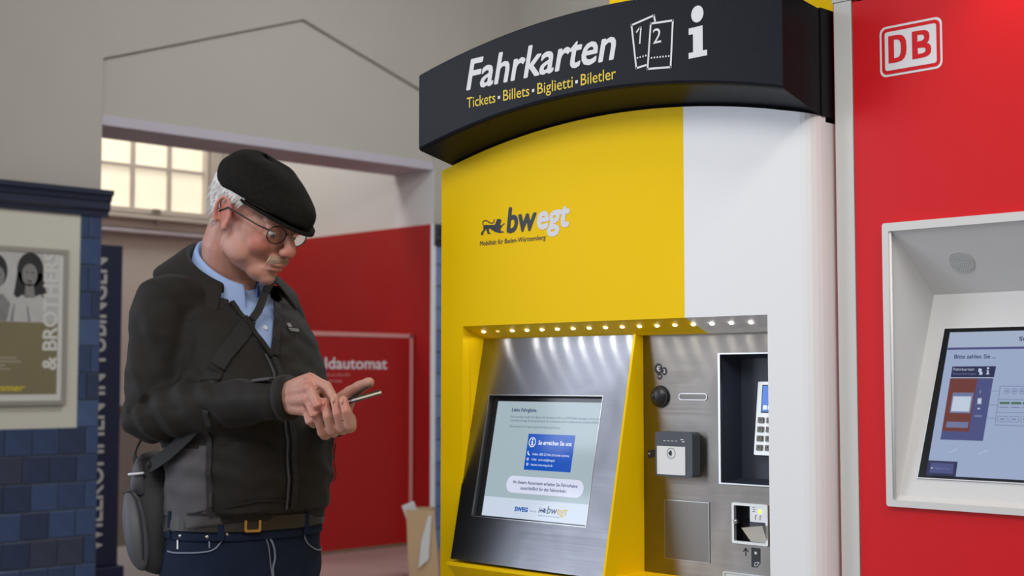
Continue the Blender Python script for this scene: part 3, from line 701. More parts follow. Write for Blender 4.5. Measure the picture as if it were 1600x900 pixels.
# arrow and folded card pictogram
bm = B(); stroke(bm, [(-1.4618, 1.0290), (-1.4617, 1.0405)], 0.0016, fp, 0.0002, 0.0006); stroke(bm, [(-1.4665, 1.0362), (-1.4617, 1.0412), (-1.4570, 1.0362)], 0.0016, fp, 0.0002, 0.0006)
prism(bm, [(-1.4500, 1.0440), (-1.4318, 1.0440), (-1.4318, 1.0190), (-1.4390, 1.0110), (-1.4500, 1.0110)], fp, 0.0002, 0.0006)
part('card_pictogram', bm, M['ink_black'], svc)
bm = B(); prism(bm, [(-1.4430, 1.0375), (-1.4385, 1.0375), (-1.4385, 1.0330), (-1.4430, 1.0330)], fp, 0.0007, 0.0009)
stroke(bm, [(-1.4440, 1.0135), (-1.4420, 1.0190), (-1.4335, 1.0200), (-1.4392, 1.0135), (-1.4440, 1.0135)], 0.0011, fp, 0.0007, 0.0009)
put('card_pictogram', bm, M['ink_white'], svc)
# output tray lip
tr = part('output_tray', ring(B(), rrect(-1.508, 0.90, XOR - 0.002, 0.9995, 0.004, 3), rrect(-1.5045, 0.905, XOR - 0.006, 0.9965, 0.003, 3), fp, 0.0005, 0.004), M['steel_bright'], tm)
put('tray_flap', prism(B(), rrect(-1.5045, 0.982, XOR - 0.006, 0.9965, 0.003, 3), fp, 0.0003, 0.002), M['db_silver'], tr)
# arched fascia (visor) and the block behind it
FX0, FX1, FY = -2.128, -1.263, 1.845
n = 40; xs = [FX0 + (FX1 - FX0) * i / n for i in range(n + 1)]
bm = B(); cols = []
for x in xs:
    # section: rounded lower front edge
    zf, zt, zr = arch_f(x), arch_t(x), arch_b(x) - 0.001
    sec = [(FY, zf + 0.006), (FY + 0.0018, zf + 0.0018), (FY + 0.006, zf - 0.0005), (1.9515, zr), (1.9515, zt - 0.014), (FY + 0.003, zt), (FY, zt - 0.003)]
    cols.append([bm.verts.new((x, y, z)) for y, z in sec])
for A, C in zip(cols[:-1], cols[1:]):
    for i in range(len(A)): bm.faces.new((A[i], A[(i + 1) % len(A)], C[(i + 1) % len(A)], C[i]))
bm.faces.new(cols[0][::-1]); bm.faces.new(cols[-1])
fa = put('fascia', bm, M['anthracite'], tm); fa['label'] = 'dark arched fascia with white lettering'
bm = B(); fpr(bm, [(XL + 0.03, 1.752), (XR + 0.001, 1.7525), (XR + 0.001, 1.93)] + [(x, arch_t(x) - 0.014) for x in reversed(xs[2:-1])], 1.951, 2.70)
put('fascia_block', bm, M['anthracite'], fa)
bm = B(); box(bm, -1.752, XR, 1.99, 2.62, 1.90, 2.40); put('top_housing', bevel(bm, 0.004), M['yellow'], tm)
# fascia print
ff = XZ(FY)
lettering('Fahrkarten', ff, -1.9876, 1.8860, 0.3790, 0.0600, M['ink_white'], fa, 0.019, 0.22)
for w, a, wd in (('Tickets', -1.9875, 0.0791), ('Billets', -1.8872, 0.0686), ('Biglietti', -1.7977, 0.0881), ('Biletler', -1.6899, 0.0823)):
    lettering(w, ff, a, 1.8502, wd, 0.0212, M['ink_yellow'], fa, 0.004, 0.0)
for x in (-1.8985, -1.8085, -1.7001): decal('separator_dot', [rect(x - 0.003, 1.8555, x + 0.003, 1.8612)], ff, M['ink_white'], fa)
def outline(name, pts, w, m, parent, fr): 
    bm = B(); stroke(bm, pts + [pts[0]], w, fr, 0.0004, 0.0009); return put(name, bm, m, parent)
t2 = [(-1.5285, 1.9325), (-1.4805, 1.9295), (-1.4860, 1.8512), (-1.5360, 1.8558)]
bm = B(); stroke(bm, t2 + [t2[0]], 0.0034, ff, 0.0004, 0.0009)
stroke(bm, [(-1.5190, 1.9352), (-1.5213, 1.9455), (-1.5712, 1.9375), (-1.5610, 1.8610), (-1.5395, 1.8630)], 0.0034, ff, 0.0004, 0.0009)
for i in range(7): prism(bm, circ(-1.5270 + i * 0.0062, 1.8735 - i * 0.0005, 0.0017, n=8), ff, 0.0004, 0.0009)
for i in range(4): prism(bm, circ(-1.5583 + i * 0.0062, 1.8785 + i * 0.0003, 0.0017, n=8), ff, 0.0004, 0.0009)
put('ticket_symbol', bm, M['ink_white'], fa)
put('lettering', stroke(B(), [(-1.5600, 1.9235), (-1.5530, 1.9300), (-1.5500, 1.9300), (-1.5530, 1.9030)], 0.0028, ff, 0.0004, 0.0009), M['ink_white'], fa)
lettering('2', ff, -1.5240, 1.8968, 0.0180, 0.0270, M['ink_white'], fa, 0.0, 0.0)
bm = B(); prism(bm, circ(-1.4290, 1.9308, 0.0127, 0.0140), ff, 0.0004, 0.0009)
prism(bm, [(-1.4472, 1.9095), (-1.4184, 1.9100), (-1.4184, 1.8684), (-1.4096, 1.8682), (-1.4096, 1.8588), (-1.4476, 1.8588), (-1.4476, 1.8686), (-1.4383, 1.8684), (-1.4383, 1.8988), (-1.4472, 1.8988)], ff, 0.0004, 0.0009)
put('information_symbol', bm, M['ink_white'], fa)
# logo on the yellow sheet
fb = XZ(BY)
bm = B(); prism(bm, LION, fb, 0.0004, 0.0008); stroke(bm, TAIL, 0.0019, fb, 0.0004, 0.0008); put('lion_emblem', bm, M['ink_black'], yf)
lettering('bw', fb, -1.9630, 1.6145, 0.0780, 0.0495, M['ink_black'], yf, 0.030, 0.14)
lettering('egt', fb, -1.8800, 1.6150, 0.0810, 0.0490, M['ink_white'], yf, 0.034, 0.14)
lettering('Mobilität für Baden-Württemberg', fb, -2.0405, 1.5932, 0.1815, 0.0098, M['ink_black'], yf, 0.004, 0.15)

# ------------------------------------------------------------------ red ticket machine
DX0, DX1, DY = -1.2575, -0.40, 1.98
dm = thing('ticket_machine', 'red ticket machine with silver edge strip and light grey screen surround', 'ticket machine', (-0.83, 2.35, 0))
bm = B(); box(bm, DX0 - 0.0012, DX1, 2.09, 2.75, 0.04, 1.94); box(bm, DX0 - 0.0012, -1.215, DY + 0.004, 2.10, 0.04, 1.94); box(bm, -0.45, DX1, DY + 0.0105, 2.10, 0.04, 1.94)
put('cabinet', bm, M['db_red'], dm)['label'] = 'red cabinet'
put('plinth', box(B(), DX0 + 0.02, DX1 - 0.02, DY + 0.03, 2.72, 0.0, 0.04), M['black'], dm)
put('side_strip', bevel(box(B(), DX0 + 0.002, -1.2225, DY - 0.001, DY + 0.010, 0.04, 1.9405), 0.0015), M['db_silver'], dm)
put('side_strip', bevel(box(B(), DX1 - 0.036, DX1, DY - 0.001, DY + 0.010, 0.04, 1.9405), 0.0015), M['db_silver'], dm)
ZX0, ZX1, ZZ0, ZZ1 = -1.1690, -0.60, 1.1336, 1.5729
bm = B()
for r_ in (rect(-1.2205, 0.04, ZX0, 1.936), rect(ZX1, 0.04, DX1 - 0.037, 1.936), rect(ZX0, ZZ1, ZX1, 1.936), rect(ZX0, 0.04, ZX1, ZZ0)): prism(bm, r_, XZ(DY), -0.009, 0)
rs = put('front_sheet', bm, M['db_red'], dm); rs['label'] = 'red front sheet'
# lamp canopy on top
cp = put('top_canopy', bevel(box(B(), DX0, DX1, 1.84, 2.75, 2.05, 2.12), 0.004), M['db_silver'], dm)
put('top_cap', box(B(), DX0, DX1, DY - 0.002, 2.75, 1.941, 1.955), M['db_silver'], dm)
put('canopy_post', box(B(), DX0 + 0.02, DX1 - 0.02, 2.3, 2.7, 1.955, 2.05), M['db_silver'], dm)
bm = B(); bmesh.ops.create_cone(bm, cap_ends=True, segments=20, radius1=0.03, radius2=0.03, depth=0.01, matrix=Matrix.Translation((-0.96, 1.90, 2.047)))
put('downlight', bm, mat('warm_lamp', (1, 1, 1), 0.3, emit=(1.0, 0.62, 0.32), estr=6), cp)
d = bpy.data.lights.new('canopy_lamp', 'SPOT'); d.energy = 1.3; d.color = (1.0, 0.45, 0.14); d.spot_size = math.radians(95); d.spot_blend = 0.9; d.shadow_soft_size = 0.03
o = bpy.data.objects.new('canopy_lamp', d); COL.objects.link(o); o.location = (-0.940, 1.90, 2.035); o.rotation_euler = (math.radians(12), 0, 0)
# logo
fdb = XZ(DY)
decal('logo_border', [rrect(-1.1715, 1.8050, -1.0640, 1.8852, 0.011)], fdb, M['ink_white'], rs, 0.0003, 0.0003)
decal('logo_ring', [rrect(-1.1680, 1.8085, -1.0675, 1.8817, 0.009)], fdb, M['db_red'], rs, 0.0007, 0.0003)
decal('logo_field', [rrect(-1.1622, 1.8143, -1.0733, 1.8759, 0.004)], fdb, M['ink_white'], rs, 0.0011, 0.0003)
def dshape(x0, x1, z0, z1, st, n=8):
    def half(a0, a1, b0, b1, rx):
        o = [(a0, b0), (a1 - rx, b0)]; zc, rz = (b0 + b1) / 2, (b1 - b0) / 2
        for k in range(1, n): a = -PI / 2 + PI * k / n; o.append((a1 - rx + rx * math.copysign(abs(math.cos(a)) ** 0.75, math.cos(a)), zc + rz * math.copysign(abs(math.sin(a)) ** 0.75, math.sin(a))))
        return o + [(a1 - rx, b1), (a0, b1)]
    return half(x0, x1, z0, z1, (x1 - x0) * 0.55), half(x0 + st, x1 - st, z0 + st * 0.72, z1 - st * 0.72, (x1 - x0 - 2 * st) * 0.75)
bm = B(); ring(bm, *dshape(-1.1558, -1.1240, 1.8255, 1.8690, 0.0098), fdb, 0.0015, 0.0018); put('lettering', bm, M['db_red'], rs)
bm = B(); ring(bm, *dshape(-1.1145, -1.0820, 1.8255, 1.8487, 0.0096), fdb, 0.0015, 0.0018); ring(bm, *dshape(-1.1145, -1.0845, 1.8455, 1.8690, 0.0092), fdb, 0.0016, 0.0019); put('lettering', bm, M['db_red'], rs)
# moulded screen surround: flat rim then a funnel down to the leaning screen plate
bm = B()
ring(bm, rrect(ZX0, ZZ0, ZX1, ZZ1, 0.004, 3), rrect(ZX0 + 0.011, ZZ0 + 0.010, ZX1 - 0.011, ZZ1 - 0.013, 0.002, 3), XZ(DY), -0.006, 0.008)
bzd = put('screen_surround', bm, M['db_frame'], dm); bzd['label'] = 'light grey moulded screen surround'
ox0, ox1, oz0, oz1 = ZX0 + 0.011, ZX1 - 0.011, ZZ0 + 0.010, ZZ1 - 0.013
TL = (-1.130, 2.060, 1.463); TR = (-0.64, 2.060, 1.463); BL = (-1.154, 1.985, 1.1505); BR = (-0.615, 1.985, 1.1505)
bm = B(); O = [bm.verts.new((x, DY - 0.004, z)) for x, z in ((ox0, oz1), (ox1, oz1), (ox1, oz0), (ox0, oz0))]
I_ = [bm.verts.new(p) for p in (TL, TR, BR, BL)]
for i in range(4): bm.faces.new((O[i], O[(i + 1) % 4], I_[(i + 1) % 4], I_[i]))
bm.faces.new(I_)
fnl = put('surround_funnel', bm, M['db_frame'], bzd, recalc=True)
bm = B(); tube(bm, [(ox0 + 0.0015, DY - 0.004, oz0), (ox0 + 0.0015, DY - 0.004, oz1)], 0.0022, 8, False); put('surround_edge', bm, M['white_coat'], bzd, smooth=True)
g = Frame(Vector((-1.154, 1.985, 1.1521)), (1, 0, 0), (0, 0.23451, 0.97211))
put('screen_edge', prism(B(), [(0.0283, 0.026), (0.50, 0.026), (0.47, 0.2642), (0.0485, 0.2642)], g, 0.0005, 0.0022), M['white_coat'], bzd)
put('screen_border', prism(B(), [(0.0300, 0.0275), (0.50, 0.0275), (0.47, 0.2630), (0.0500, 0.2630)], g, 0.0022, 0.0028), M['black_gloss'], bzd)
ds2 = put('screen', prism(B(), [(0.0440, 0.0315), (0.50, 0.0315), (0.47, 0.2565), (0.0600, 0.2565)], g, 0.0028, 0.0034), M['db_bg'], dm); ds2['label'] = 'lit payment screen'
gd = Frame(g.p(0, 0, 0.0034), (1, 0, 0), (0, 0.23451, 0.97211))
d2 = lambda polys, m, off=0.0002: decal('screen_graphic', polys, gd, m, ds2, off, 0.0002)
t3 = lambda s, a, b, w, c, m, bold=0.0, off=0.0012: lettering(s, gd, a, b, w, c, m, ds2, bold, 0, off, 0.0002, 'screen_text')
d2([[(0.0590, 0.2320), (0.47, 0.2320), (0.47, 0.2560), (0.0600, 0.2560)]], M['db_bar'])
d2([[(0.0586, 0.2283), (0.47, 0.2283), (0.47, 0.2318), (0.0589, 0.2318)]], M['db_violet'])
t3('Stadtverkehr', 0.1745, 0.2405, 0.07, 0.0065, M['db_navy'], 0.02)
t3('Bitte zahlen Sie ...', 0.0722, 0.2140, 0.0675, 0.0068, M['db_navy'], 0.015)
d2([[(0.0620, 0.0870), (0.1312, 0.0870), (0.1400, 0.2017), (0.0702, 0.2017)]], M['db_violet'])
d2([[(0.0690, 0.1845), (0.1395, 0.1845), (0.1415, 0.2017), (0.0702, 0.2017)]], M['db_navy'], 0.0005)
d2([[(0.0688, 0.1832), (0.1394, 0.1832), (0.1395, 0.1843), (0.0689, 0.1843)]], M['db_light'], 0.0008)
d2([[(0.0632, 0.1005), (0.1075, 0.1005), (0.1130, 0.1830), (0.0686, 0.1830)]], M['db_brown'], 0.0005)
d2([[(0.0730, 0.1285), (0.1070, 0.1285), (0.1096, 0.1605), (0.0755, 0.1605)]], M['db_mid'], 0.0008)
d2([[(0.0755, 0.1310), (0.1050, 0.1310), (0.1065, 0.1545), (0.0770, 0.1545)]], M['db_light'], 0.0011)
d2([[(0.0695, 0.1060), (0.1050, 0.1060), (0.1057, 0.1150), (0.0703, 0.1150)]], M['db_mid'], 0.0008)
d2([rect(0.1165, 0.1420, 0.1240, 0.1530), rect(0.1180, 0.1345, 0.1225, 0.1375), rect(0.1140, 0.1230, 0.1265, 0.1262), rect(0.1190, 0.1590, 0.1215, 0.1650)], M['db_mid'], 0.0008)
d2([rect(0.1175, 0.1435, 0.1230, 0.1515), rect(0.1185, 0.1350, 0.1218, 0.1370)], M['db_light'], 0.0011)
t3('Fahrkarten', 0.0728, 0.1950, 0.034, 0.0044, M['db_light'])
t3('Reservierungen', 0.0728, 0.1885, 0.038, 0.0036, M['db_mid'])
d2([[(0.1135, 0.1930), (0.1185, 0.1925), (0.1190, 0.1975), (0.1140, 0.1985)], [(0.1155, 0.1885), (0.1205, 0.1885), (0.1207, 0.1930), (0.1160, 0.1930)]] +
   [circ(0.1290, 0.1985, 0.0018, n=10), [(0.1270, 0.1950), (0.1305, 0.1950), (0.1305, 0.1905), (0.1318, 0.1905), (0.1318, 0.1890), (0.1268, 0.1890), (0.1268, 0.1905), (0.1282, 0.1905), (0.1282, 0.1938), (0.1270, 0.1938)]], M['db_light'], 0.0008)
bm = B(); stroke(bm, [(0.36, 0.1710), (0.1507, 0.1710), (0.1480, 0.1115), (0.36, 0.1115)], 0.0008, gd, 0.0002, 0.0004); stroke(bm, [(0.1504, 0.1505), (0.36, 0.1505)], 0.0008, gd, 0.0002, 0.0004); stroke(bm, [(0.1488, 0.1310), (0.36, 0.1310)], 0.0006, gd, 0.0002, 0.0004)
for zb in (0.1635, 0.1420, 0.1220): stroke(bm, [(0.1335, zb), (0.1485, zb)], 0.0006, gd, 0.0002, 0.0004)
for i in range(6):
    ring(bm, circ(0.1618 + i * 0.0118, 0.1635, 0.0044, n=14), circ(0.1618 + i * 0.0118, 0.1635, 0.0036, n=14), gd, 0.0002, 0.0004)
    prism(bm, rect(0.1600 + i * 0.0118, 0.1625, 0.1636 + i * 0.0118, 0.1645), gd, 0.0002, 0.0004)
for i in range(4): ring(bm, rect(0.1512 + i * 0.0180, 0.1165, 0.1662 + i * 0.0180, 0.1255), rect(0.1518 + i * 0.0180, 0.1171, 0.1656 + i * 0.0180, 0.1249), gd, 0.0002, 0.0004); prism(bm, rect(0.1550 + i * 0.018, 0.1200, 0.1622 + i * 0.018, 0.1218), gd, 0.0002, 0.0004)
for i in range(4): prism(bm, rect(0.1525 + i * 0.0180, 0.1382, 0.1665 + i * 0.0180, 0.1395), gd, 0.0002, 0.0004)
put('screen_graphic', bm, M['db_mid'], ds2)
d2([rect(0.1522 + i * 0.0180, 0.1435, 0.1680 + i * 0.0180, 0.1470) for i in range(4)], M['db_green'])
d2([[(0.0440, 0.0315), (0.0929, 0.0312), (0.0940, 0.0540), (0.0452, 0.0540)]], M['db_navy'], 0.0002)
d2([[(0.0495, 0.0353), (0.0882, 0.0350), (0.0884, 0.0508), (0.0503, 0.0508)]], M['db_violet'], 0.0006)
t3('Abbrechen', 0.0555, 0.0410, 0.028, 0.0036, M['db_mid'])
d2([circ(0.0530, 0.0425, 0.0012, n=8)], M['db_light'], 0.0009)
bm = B(); stroke(bm, [(0.078, 0.0670), (0.091, 0.0735)], 0.0007, gd, 0.0003, 0.0004); stroke(bm, [(0.127, 0.0670), (0.141, 0.0735)], 0.0007, gd, 0.0003, 0.0004); put('screen_scratch', bm, M['db_light'], ds2)
# speaker grille on the sloping upper face of the funnel
v_ = (Vector((-1.13, 2.060, 1.463)) - Vector((-1.13, DY - 0.004, oz1))).normalized()
gs = Frame(Vector((-1.0606, 2.0209, 1.5104)) + Vector((0, 0, 0)), (1, 0, 0), -v_)
q = (gs.o - Vector((0, DY - 0.004, oz1))); q.x = 0; gs.o -= gs.n * q.dot(gs.n)
bm = B(); prism(bm, circ(0, 0, 0.0200, n=32), gs, 0.0006, 0.0014)
spk = put('speaker_grille', bm, M['db_silver'], bzd)
bm = B()
for rr_ in range(1, 7):
    for i in range(rr_ * 6):
        a = 2 * PI * i / (rr_ * 6); prism(bm, circ(rr_ * 0.003 * math.cos(a), rr_ * 0.003 * math.sin(a), 0.00095, n=6), gs, 0.0014, 0.0017)
go = put('grille_holes', bm, M['grille'], spk) if False else put('grille_holes', bm, M['grille'], bzd)

# ------------------------------------------------------------------ cash machine, plinth, sign, poster, paper bag
ca = thing('cash_machine', 'red cash machine housing with pale frame and lettering, behind the man', 'cash machine', (-6.3, 4.8, 0.40))
# cladding wall of the booth along the alcove's far side, with a wedge-shaped hood over the front
put('side_cladding', box(B(), -7.7, -5.985, 5.285, 5.312, 0.0, 2.201), M['atm_red'], ca)
put('cladding_edge', box(B(), -5.985, -5.978, 5.28, 5.312, 0.402, 2.201), M['white_coat'], ca)
fx = YZ(-6.13)
put('front_housing', bevel(box(B(), -6.47, -6.13, 4.30, 5.283, 0.402, 1.590), 0.006), M['atm_red'], ca)
bm = B(); stroke(bm, [(4.33, 1.572), (5.262, 1.572), (5.262, 0.42)], 0.022, fx, 0.001, 0.004)
put('frame_line', bm, M['atm_line'], ca)
lettering('Geldautomat', fx, 4.525, 1.385, 0.560, 0.064, M['ink_white'], ca, 0.01, 0, 0.001, 0.002)
lettering('Bargeld rund um die Uhr', fx, 4.53, 1.345, 0.30, 0.018, M['atm_line'], ca, 0.0, 0, 0.001, 0.002)
lettering('Geldkarte', fx, 4.53, 1.312, 0.24, 0.018, M['atm_line'], ca, 0.0, 0, 0.001, 0.002)
put('shadow_strip', box(B(), -6.14, -6.12, 4.32, 5.28, 0.4005, 0.415), M['kraft_dark'], ca)  # solid dark strip standing in for the shade under the housing
bm = B(); box(bm, -6.5, -4.9, 4.10, 5.283, 0.0, 0.40); bevel(bm, 0.01)
pl = put('stone_plinth', bm, M['pink_stone']); tag(pl, 'pinkish stone plinth under the red cash machine', 'plinth')
# vertical sign beyond the wall corner
sg = thing('sign_pillar', 'tall dark blue sign with upright lettering, just behind the tiled wall corner', 'sign', (-6.53, 3.52, 0))
put('board', bevel(box(B(), -6.56, -6.50, 3.385, 3.655, 0.40, 2.004), 0.004), M['navy_sign'], sg)
put('base', bevel(box(B(), -6.60, -6.46, 3.38, 3.670, 0.0, 0.40), 0.006), M['navy_sign'], sg)
lettering('WILLKOMMEN IN TÜBINGEN', YZ(-6.50), 3.566, 0.475, 1.46, 0.095, M['sign_letter'], sg, 0.02, 0, 0.0008, 0.002, rot=PI / 2)
# framed poster on the cream field
FP = -5.972
ps = thing('poster', 'framed poster with a black and white photograph, on the cream wall field', 'poster', (-5.98, 2.72, 1.23))
fq = YZ(FP)
put('backing', prism(B(), rect(2.36, 1.228, 3.078, 1.902), fq, -0.014, 0), M['poster_white'], ps)
put('frame', ring(B(), rect(2.345, 1.214, 3.084, 1.912), rect(2.365, 1.234, 3.064, 1.892), fq, -0.015, 0.008), M['poster_frame'], ps)
y0, y1 = 2.43, 3.040
ph = decal('photograph', [rect(y0, 1.580, y1, 1.884)], fq, M['bw_light'], ps)
def D(polys, m, off):
    for p_ in polys: decal('photo_print', [p_], fq, m, ph, off, 0.0003)
D([circ(2.905, 1.812, 0.062, 0.078)], M['bw_dark'], 0.0010)
D([circ(2.745, 1.800, 0.055, 0.075)], M['bw_dark'], 0.0010)
D([[(2.845, 1.80), (2.965, 1.80), (2.985, 1.70), (2.95, 1.67), (2.86, 1.67), (2.83, 1.70)]], M['bw_dark'], 0.0010)
D([circ(2.902, 1.790, 0.036, 0.050), circ(2.752, 1.775, 0.035, 0.048), [(2.885, 1.75), (2.92, 1.75), (2.93, 1.69), (2.88, 1.69)]], M['bw_mid'], 0.0014)
D([circ(2.890, 1.800, 0.007, 0.003, 8), circ(2.916, 1.800, 0.007, 0.003, 8), circ(2.903, 1.762, 0.012, 0.004, 8), circ(2.742, 1.785, 0.006, 0.003, 8), circ(2.766, 1.785, 0.006, 0.003, 8), circ(2.754, 1.750, 0.011, 0.004, 8)], M['bw_dark'], 0.0018)
D([[(2.80, 1.582), (2.985, 1.582), (2.99, 1.66), (2.955, 1.705), (2.915, 1.688), (2.87, 1.700), (2.82, 1.67)]], M['bw_light'], 0.0014)
D([[(2.66, 1.582), (2.80, 1.582), (2.815, 1.66), (2.78, 1.70), (2.72, 1.70), (2.67, 1.66)], [(2.815, 1.582), (2.83, 1.66), (2.836, 1.66), (2.83, 1.582)], [(2.90, 1.582), (2.89, 1.65), (2.897, 1.65), (2.91, 1.582)]], M['bw_mid'], 0.0018)
D([rect(2.43, 1.582, 2.66, 1.884)], M['bw_mid'], 0.0010)
ob = decal('text_block', [rect(y0, 1.262, y1, 1.580)], fq, M['poster_olive'], ps)
bm = B()
for i, w in enumerate((0.14, 0.25, 0.27, 0.20, 0.22, 0.12)): prism(bm, rect(2.60, 1.435 - i * 0.016, 2.60 + w, 1.441 - i * 0.016), fq, 0.001, 0.0013)
put('small_print', bm, M['poster_text'], ob)
lettering('summer', fq, 2.70, 1.278, 0.19, 0.030, M['poster_yellow'], ob, 0.02, 0.2, 0.001, 0.0004)
lettering('& BROTHERS', fq, 3.034, 1.372, 0.525, 0.068, M['poster_white'], ps, 0.03, 0, 0.002, 0.0006, rot=PI / 2)
# paper bag with a grey carton in it, on the plinth
kb = thing('paper_bag', 'brown paper bag with a pale stripe, standing on the plinth left of the yellow machine', 'bag', (-5.0, 4.33, 0.40))
ang = math.radians(45.3 + 4)
ub = Vector((math.cos(ang), math.sin(ang), 0)); nb = Vector((math.sin(ang), -math.cos(ang), 0))   # ub: along the picture, nb: to the hall
bo = Vector((-4.995, 4.355, 0.4005))
def bagp(a, d, z): return bo + ub * (a + (0.40 - z) * 0.06 + 0.02) - nb * d + Vector((0, 0, z - 0.40))
bm = B()
W0, W1, DD = -0.072, 0.062, 0.16
nz = 8
rows = []
for k in range(nz + 1):
    z = 0.4005 + 0.325 * k / nz; row = []
    for a, d in ((W0, 0), ((W0 + W1) / 2, 0.004), (W1, 0), (W1, DD / 2 - 0.0), (W1, DD), (W0, DD), (W0, DD / 2)):
        j = 0.004 * noise.noise(Vector((a * 20, d * 20, z * 9)))
        inn = 0.022 * (k / nz) if abs(d - DD / 2) < 0.001 and a == W1 else (-0.022 * (k / nz) if abs(d - DD / 2) < 0.001 else 0)
        row.append(bm.verts.new(bagp(a + j - inn, d, z)))
    rows.append(row)
for A, C in zip(rows[:-1], rows[1:]):
    for i in range(7): bm.faces.new((A[i], A[(i + 1) % 7], C[(i + 1) % 7], C[i]))
bm.faces.new(rows[0][::-1])
o = put('bag_body', bm, M['kraft'], kb)
md = o.modifiers.new('thick', 'SOLIDIFY'); md.thickness = 0.0015
bm = B(); a = [(0.030, 0.500), (0.055, 0.700), (0.040, 0.700), (0.000, 0.580), (-0.02, 0.46)]
f_ = [bm.verts.new(bagp(x - 0.01, -0.006, z)) for x, z in a]; g_ = [bm.verts.new(bagp(x - 0.01, -0.0045, z)) for x, z in a]
bm.faces.new(f_); bm.faces.new(g_[::-1])
for i in range(5): bm.faces.new((f_[i], g_[i], g_[(i + 1) % 5], f_[(i + 1) % 5]))
put('pale_stripe', bm, M['plaster_white'], kb)
bm = B(); b0 = [bagp(W1 + 0.006, 0.004, 0.405), bagp(W1 + 0.006, DD, 0.405), bagp(W1 + 0.006, DD, 0.72), bagp(W1 + 0.006, 0.004, 0.72)]
f_ = [bm.verts.new(p) for p in b0]; g_ = [bm.verts.new(p - ub * 0.001) for p in b0]
bm.faces.new(f_); bm.faces.new(g_[::-1])
for i in range(4): bm.faces.new((f_[i], g_[i], g_[(i + 1) % 4], f_[(i + 1) % 4]))
put('dark_gusset', bm, M['kraft_dark'], kb)  # gusset in a darker brown than the bag front
bm = B(); box(bm, -0.030, 0.030, -0.02, 0.02, -0.16, 0.16)
rm = Matrix((ub, nb, Vector((0, 0, 1)))).transposed()
for v in bm.verts:
    p = v.co.copy(); ca_, sa_ = math.cos(0.38), math.sin(0.38); p = Vector((p.x * ca_ - p.z * sa_, p.y, p.x * sa_ + p.z * ca_))
    v.co = bagp(-0.012, 0.07, 0.60) + rm @ p
ct = thing('carton', 'small grey and white carton sticking out of the brown paper bag', 'carton', bagp(-0.01, 0.07, 0.46))
put('sleeve', bevel(bm, 0.003), M['carton'], ct)
bm = B(); box(bm, -0.0305, 0.0305, -0.0205, 0.0205, -0.07, 0.115)
for v in bm.verts:
    p = v.co.copy(); ca_, sa_ = math.cos(0.38), math.sin(0.38); p = Vector((p.x * ca_ - p.z * sa_, p.y, p.x * sa_ + p.z * ca_))
    v.co = bagp(-0.012, 0.07, 0.60) + rm @ p
put('white_band', bm, M['plaster_white'], ct)

# ------------------------------------------------------------------ the man (faces +X; his left is +Y)
BX, BYM = -2.449, 1.647
P = lambda f, l, z: Vector((BX + f, BYM + l, z))
man = thing('person', 'person in a dark flat cap, black jacket and jeans, tapping a phone', 'person', (BX, BYM, 0))
# head frame: turned a little to his left, bowed
HO = P(0.040, 0.0, 1.660)
hyaw, hpit = math.radians(14), math.radians(23)
fh = Vector((math.cos(hyaw), math.sin(hyaw), 0))
HF = fh * math.cos(hpit) - Vector((0, 0, 1)) * math.sin(hpit)
HL = Vector((-math.sin(hyaw), math.cos(hyaw), 0)); HU = HF.cross(HL)
HM = Matrix((HF, HL, HU)).transposed()
H = lambda x, y, z: HO + HF * x + HL * y + HU * z
Rz = lambda a: Matrix.Rotation(a, 3, 'Z'); Ry = lambda a: Matrix.Rotation(a, 3, 'Y'); Rx = lambda a: Matrix.Rotation(a, 3, 'X')
bm = B()
def he(c, r, m=None): ellipsoid(bm, H(*c), r, HM @ m if m else HM)
he((-0.008, 0, 0.032), (0.092, 0.073, 0.075)); he((0.038, 0, -0.018), (0.060, 0.061, 0.078)); he((0.030, 0, -0.070), (0.052, 0.053, 0.040))
he((0.062, 0, -0.092), (0.034, 0.034, 0.026)); he((0.081, 0, -0.103), (0.017, 0.020, 0.016))
for s in (-1, 1):
    he((0.064, s * 0.033, -0.038), (0.026, 0.025, 0.024)); he((0.080, s * 0.028, 0.014), (0.017, 0.026, 0.009))
    he((0.112, s * 0.0105, -0.040), (0.011, 0.0085, 0.0085)); he((0.022, s * 0.046, -0.062), (0.040, 0.014, 0.030))
    he((0.0845, s * 0.030, 0.0015), (0.0125, 0.018, 0.0088))                      # lowered upper lids
    he((0.080, s * 0.030, -0.016), (0.011, 0.016, 0.007))                      # lower lids
    rim = [H(-0.010 + 0.016 * math.cos(math.radians(a)) - 0.004 * math.sin(math.radians(a)), s * (0.080 - 0.005 * math.cos(math.radians(a))), -0.003 + 0.029 * math.sin(math.radians(a))) for a in range(-60, 250, 24)]
    tube(bm, rim, [0.0045] * len(rim), 10)                                     # ear rim
    he((-0.009, s * 0.0745, -0.004), (0.015, 0.005, 0.026)); he((0.002, s * 0.077, -0.030), (0.008, 0.005, 0.009))
tube(bm, [H(0.090, 0, 0.016), H(0.104, 0, -0.008), H(0.116, 0, -0.028), H(0.119, 0, -0.036)], [0.0095, 0.0095, 0.0125, 0.0125], 12)
he((0.098, 0, -0.068), (0.013, 0.024, 0.0055)); he((0.095, 0, -0.079), (0.012, 0.021, 0.0060)); he((0.096, 0, -0.058), (0.014, 0.022, 0.010))
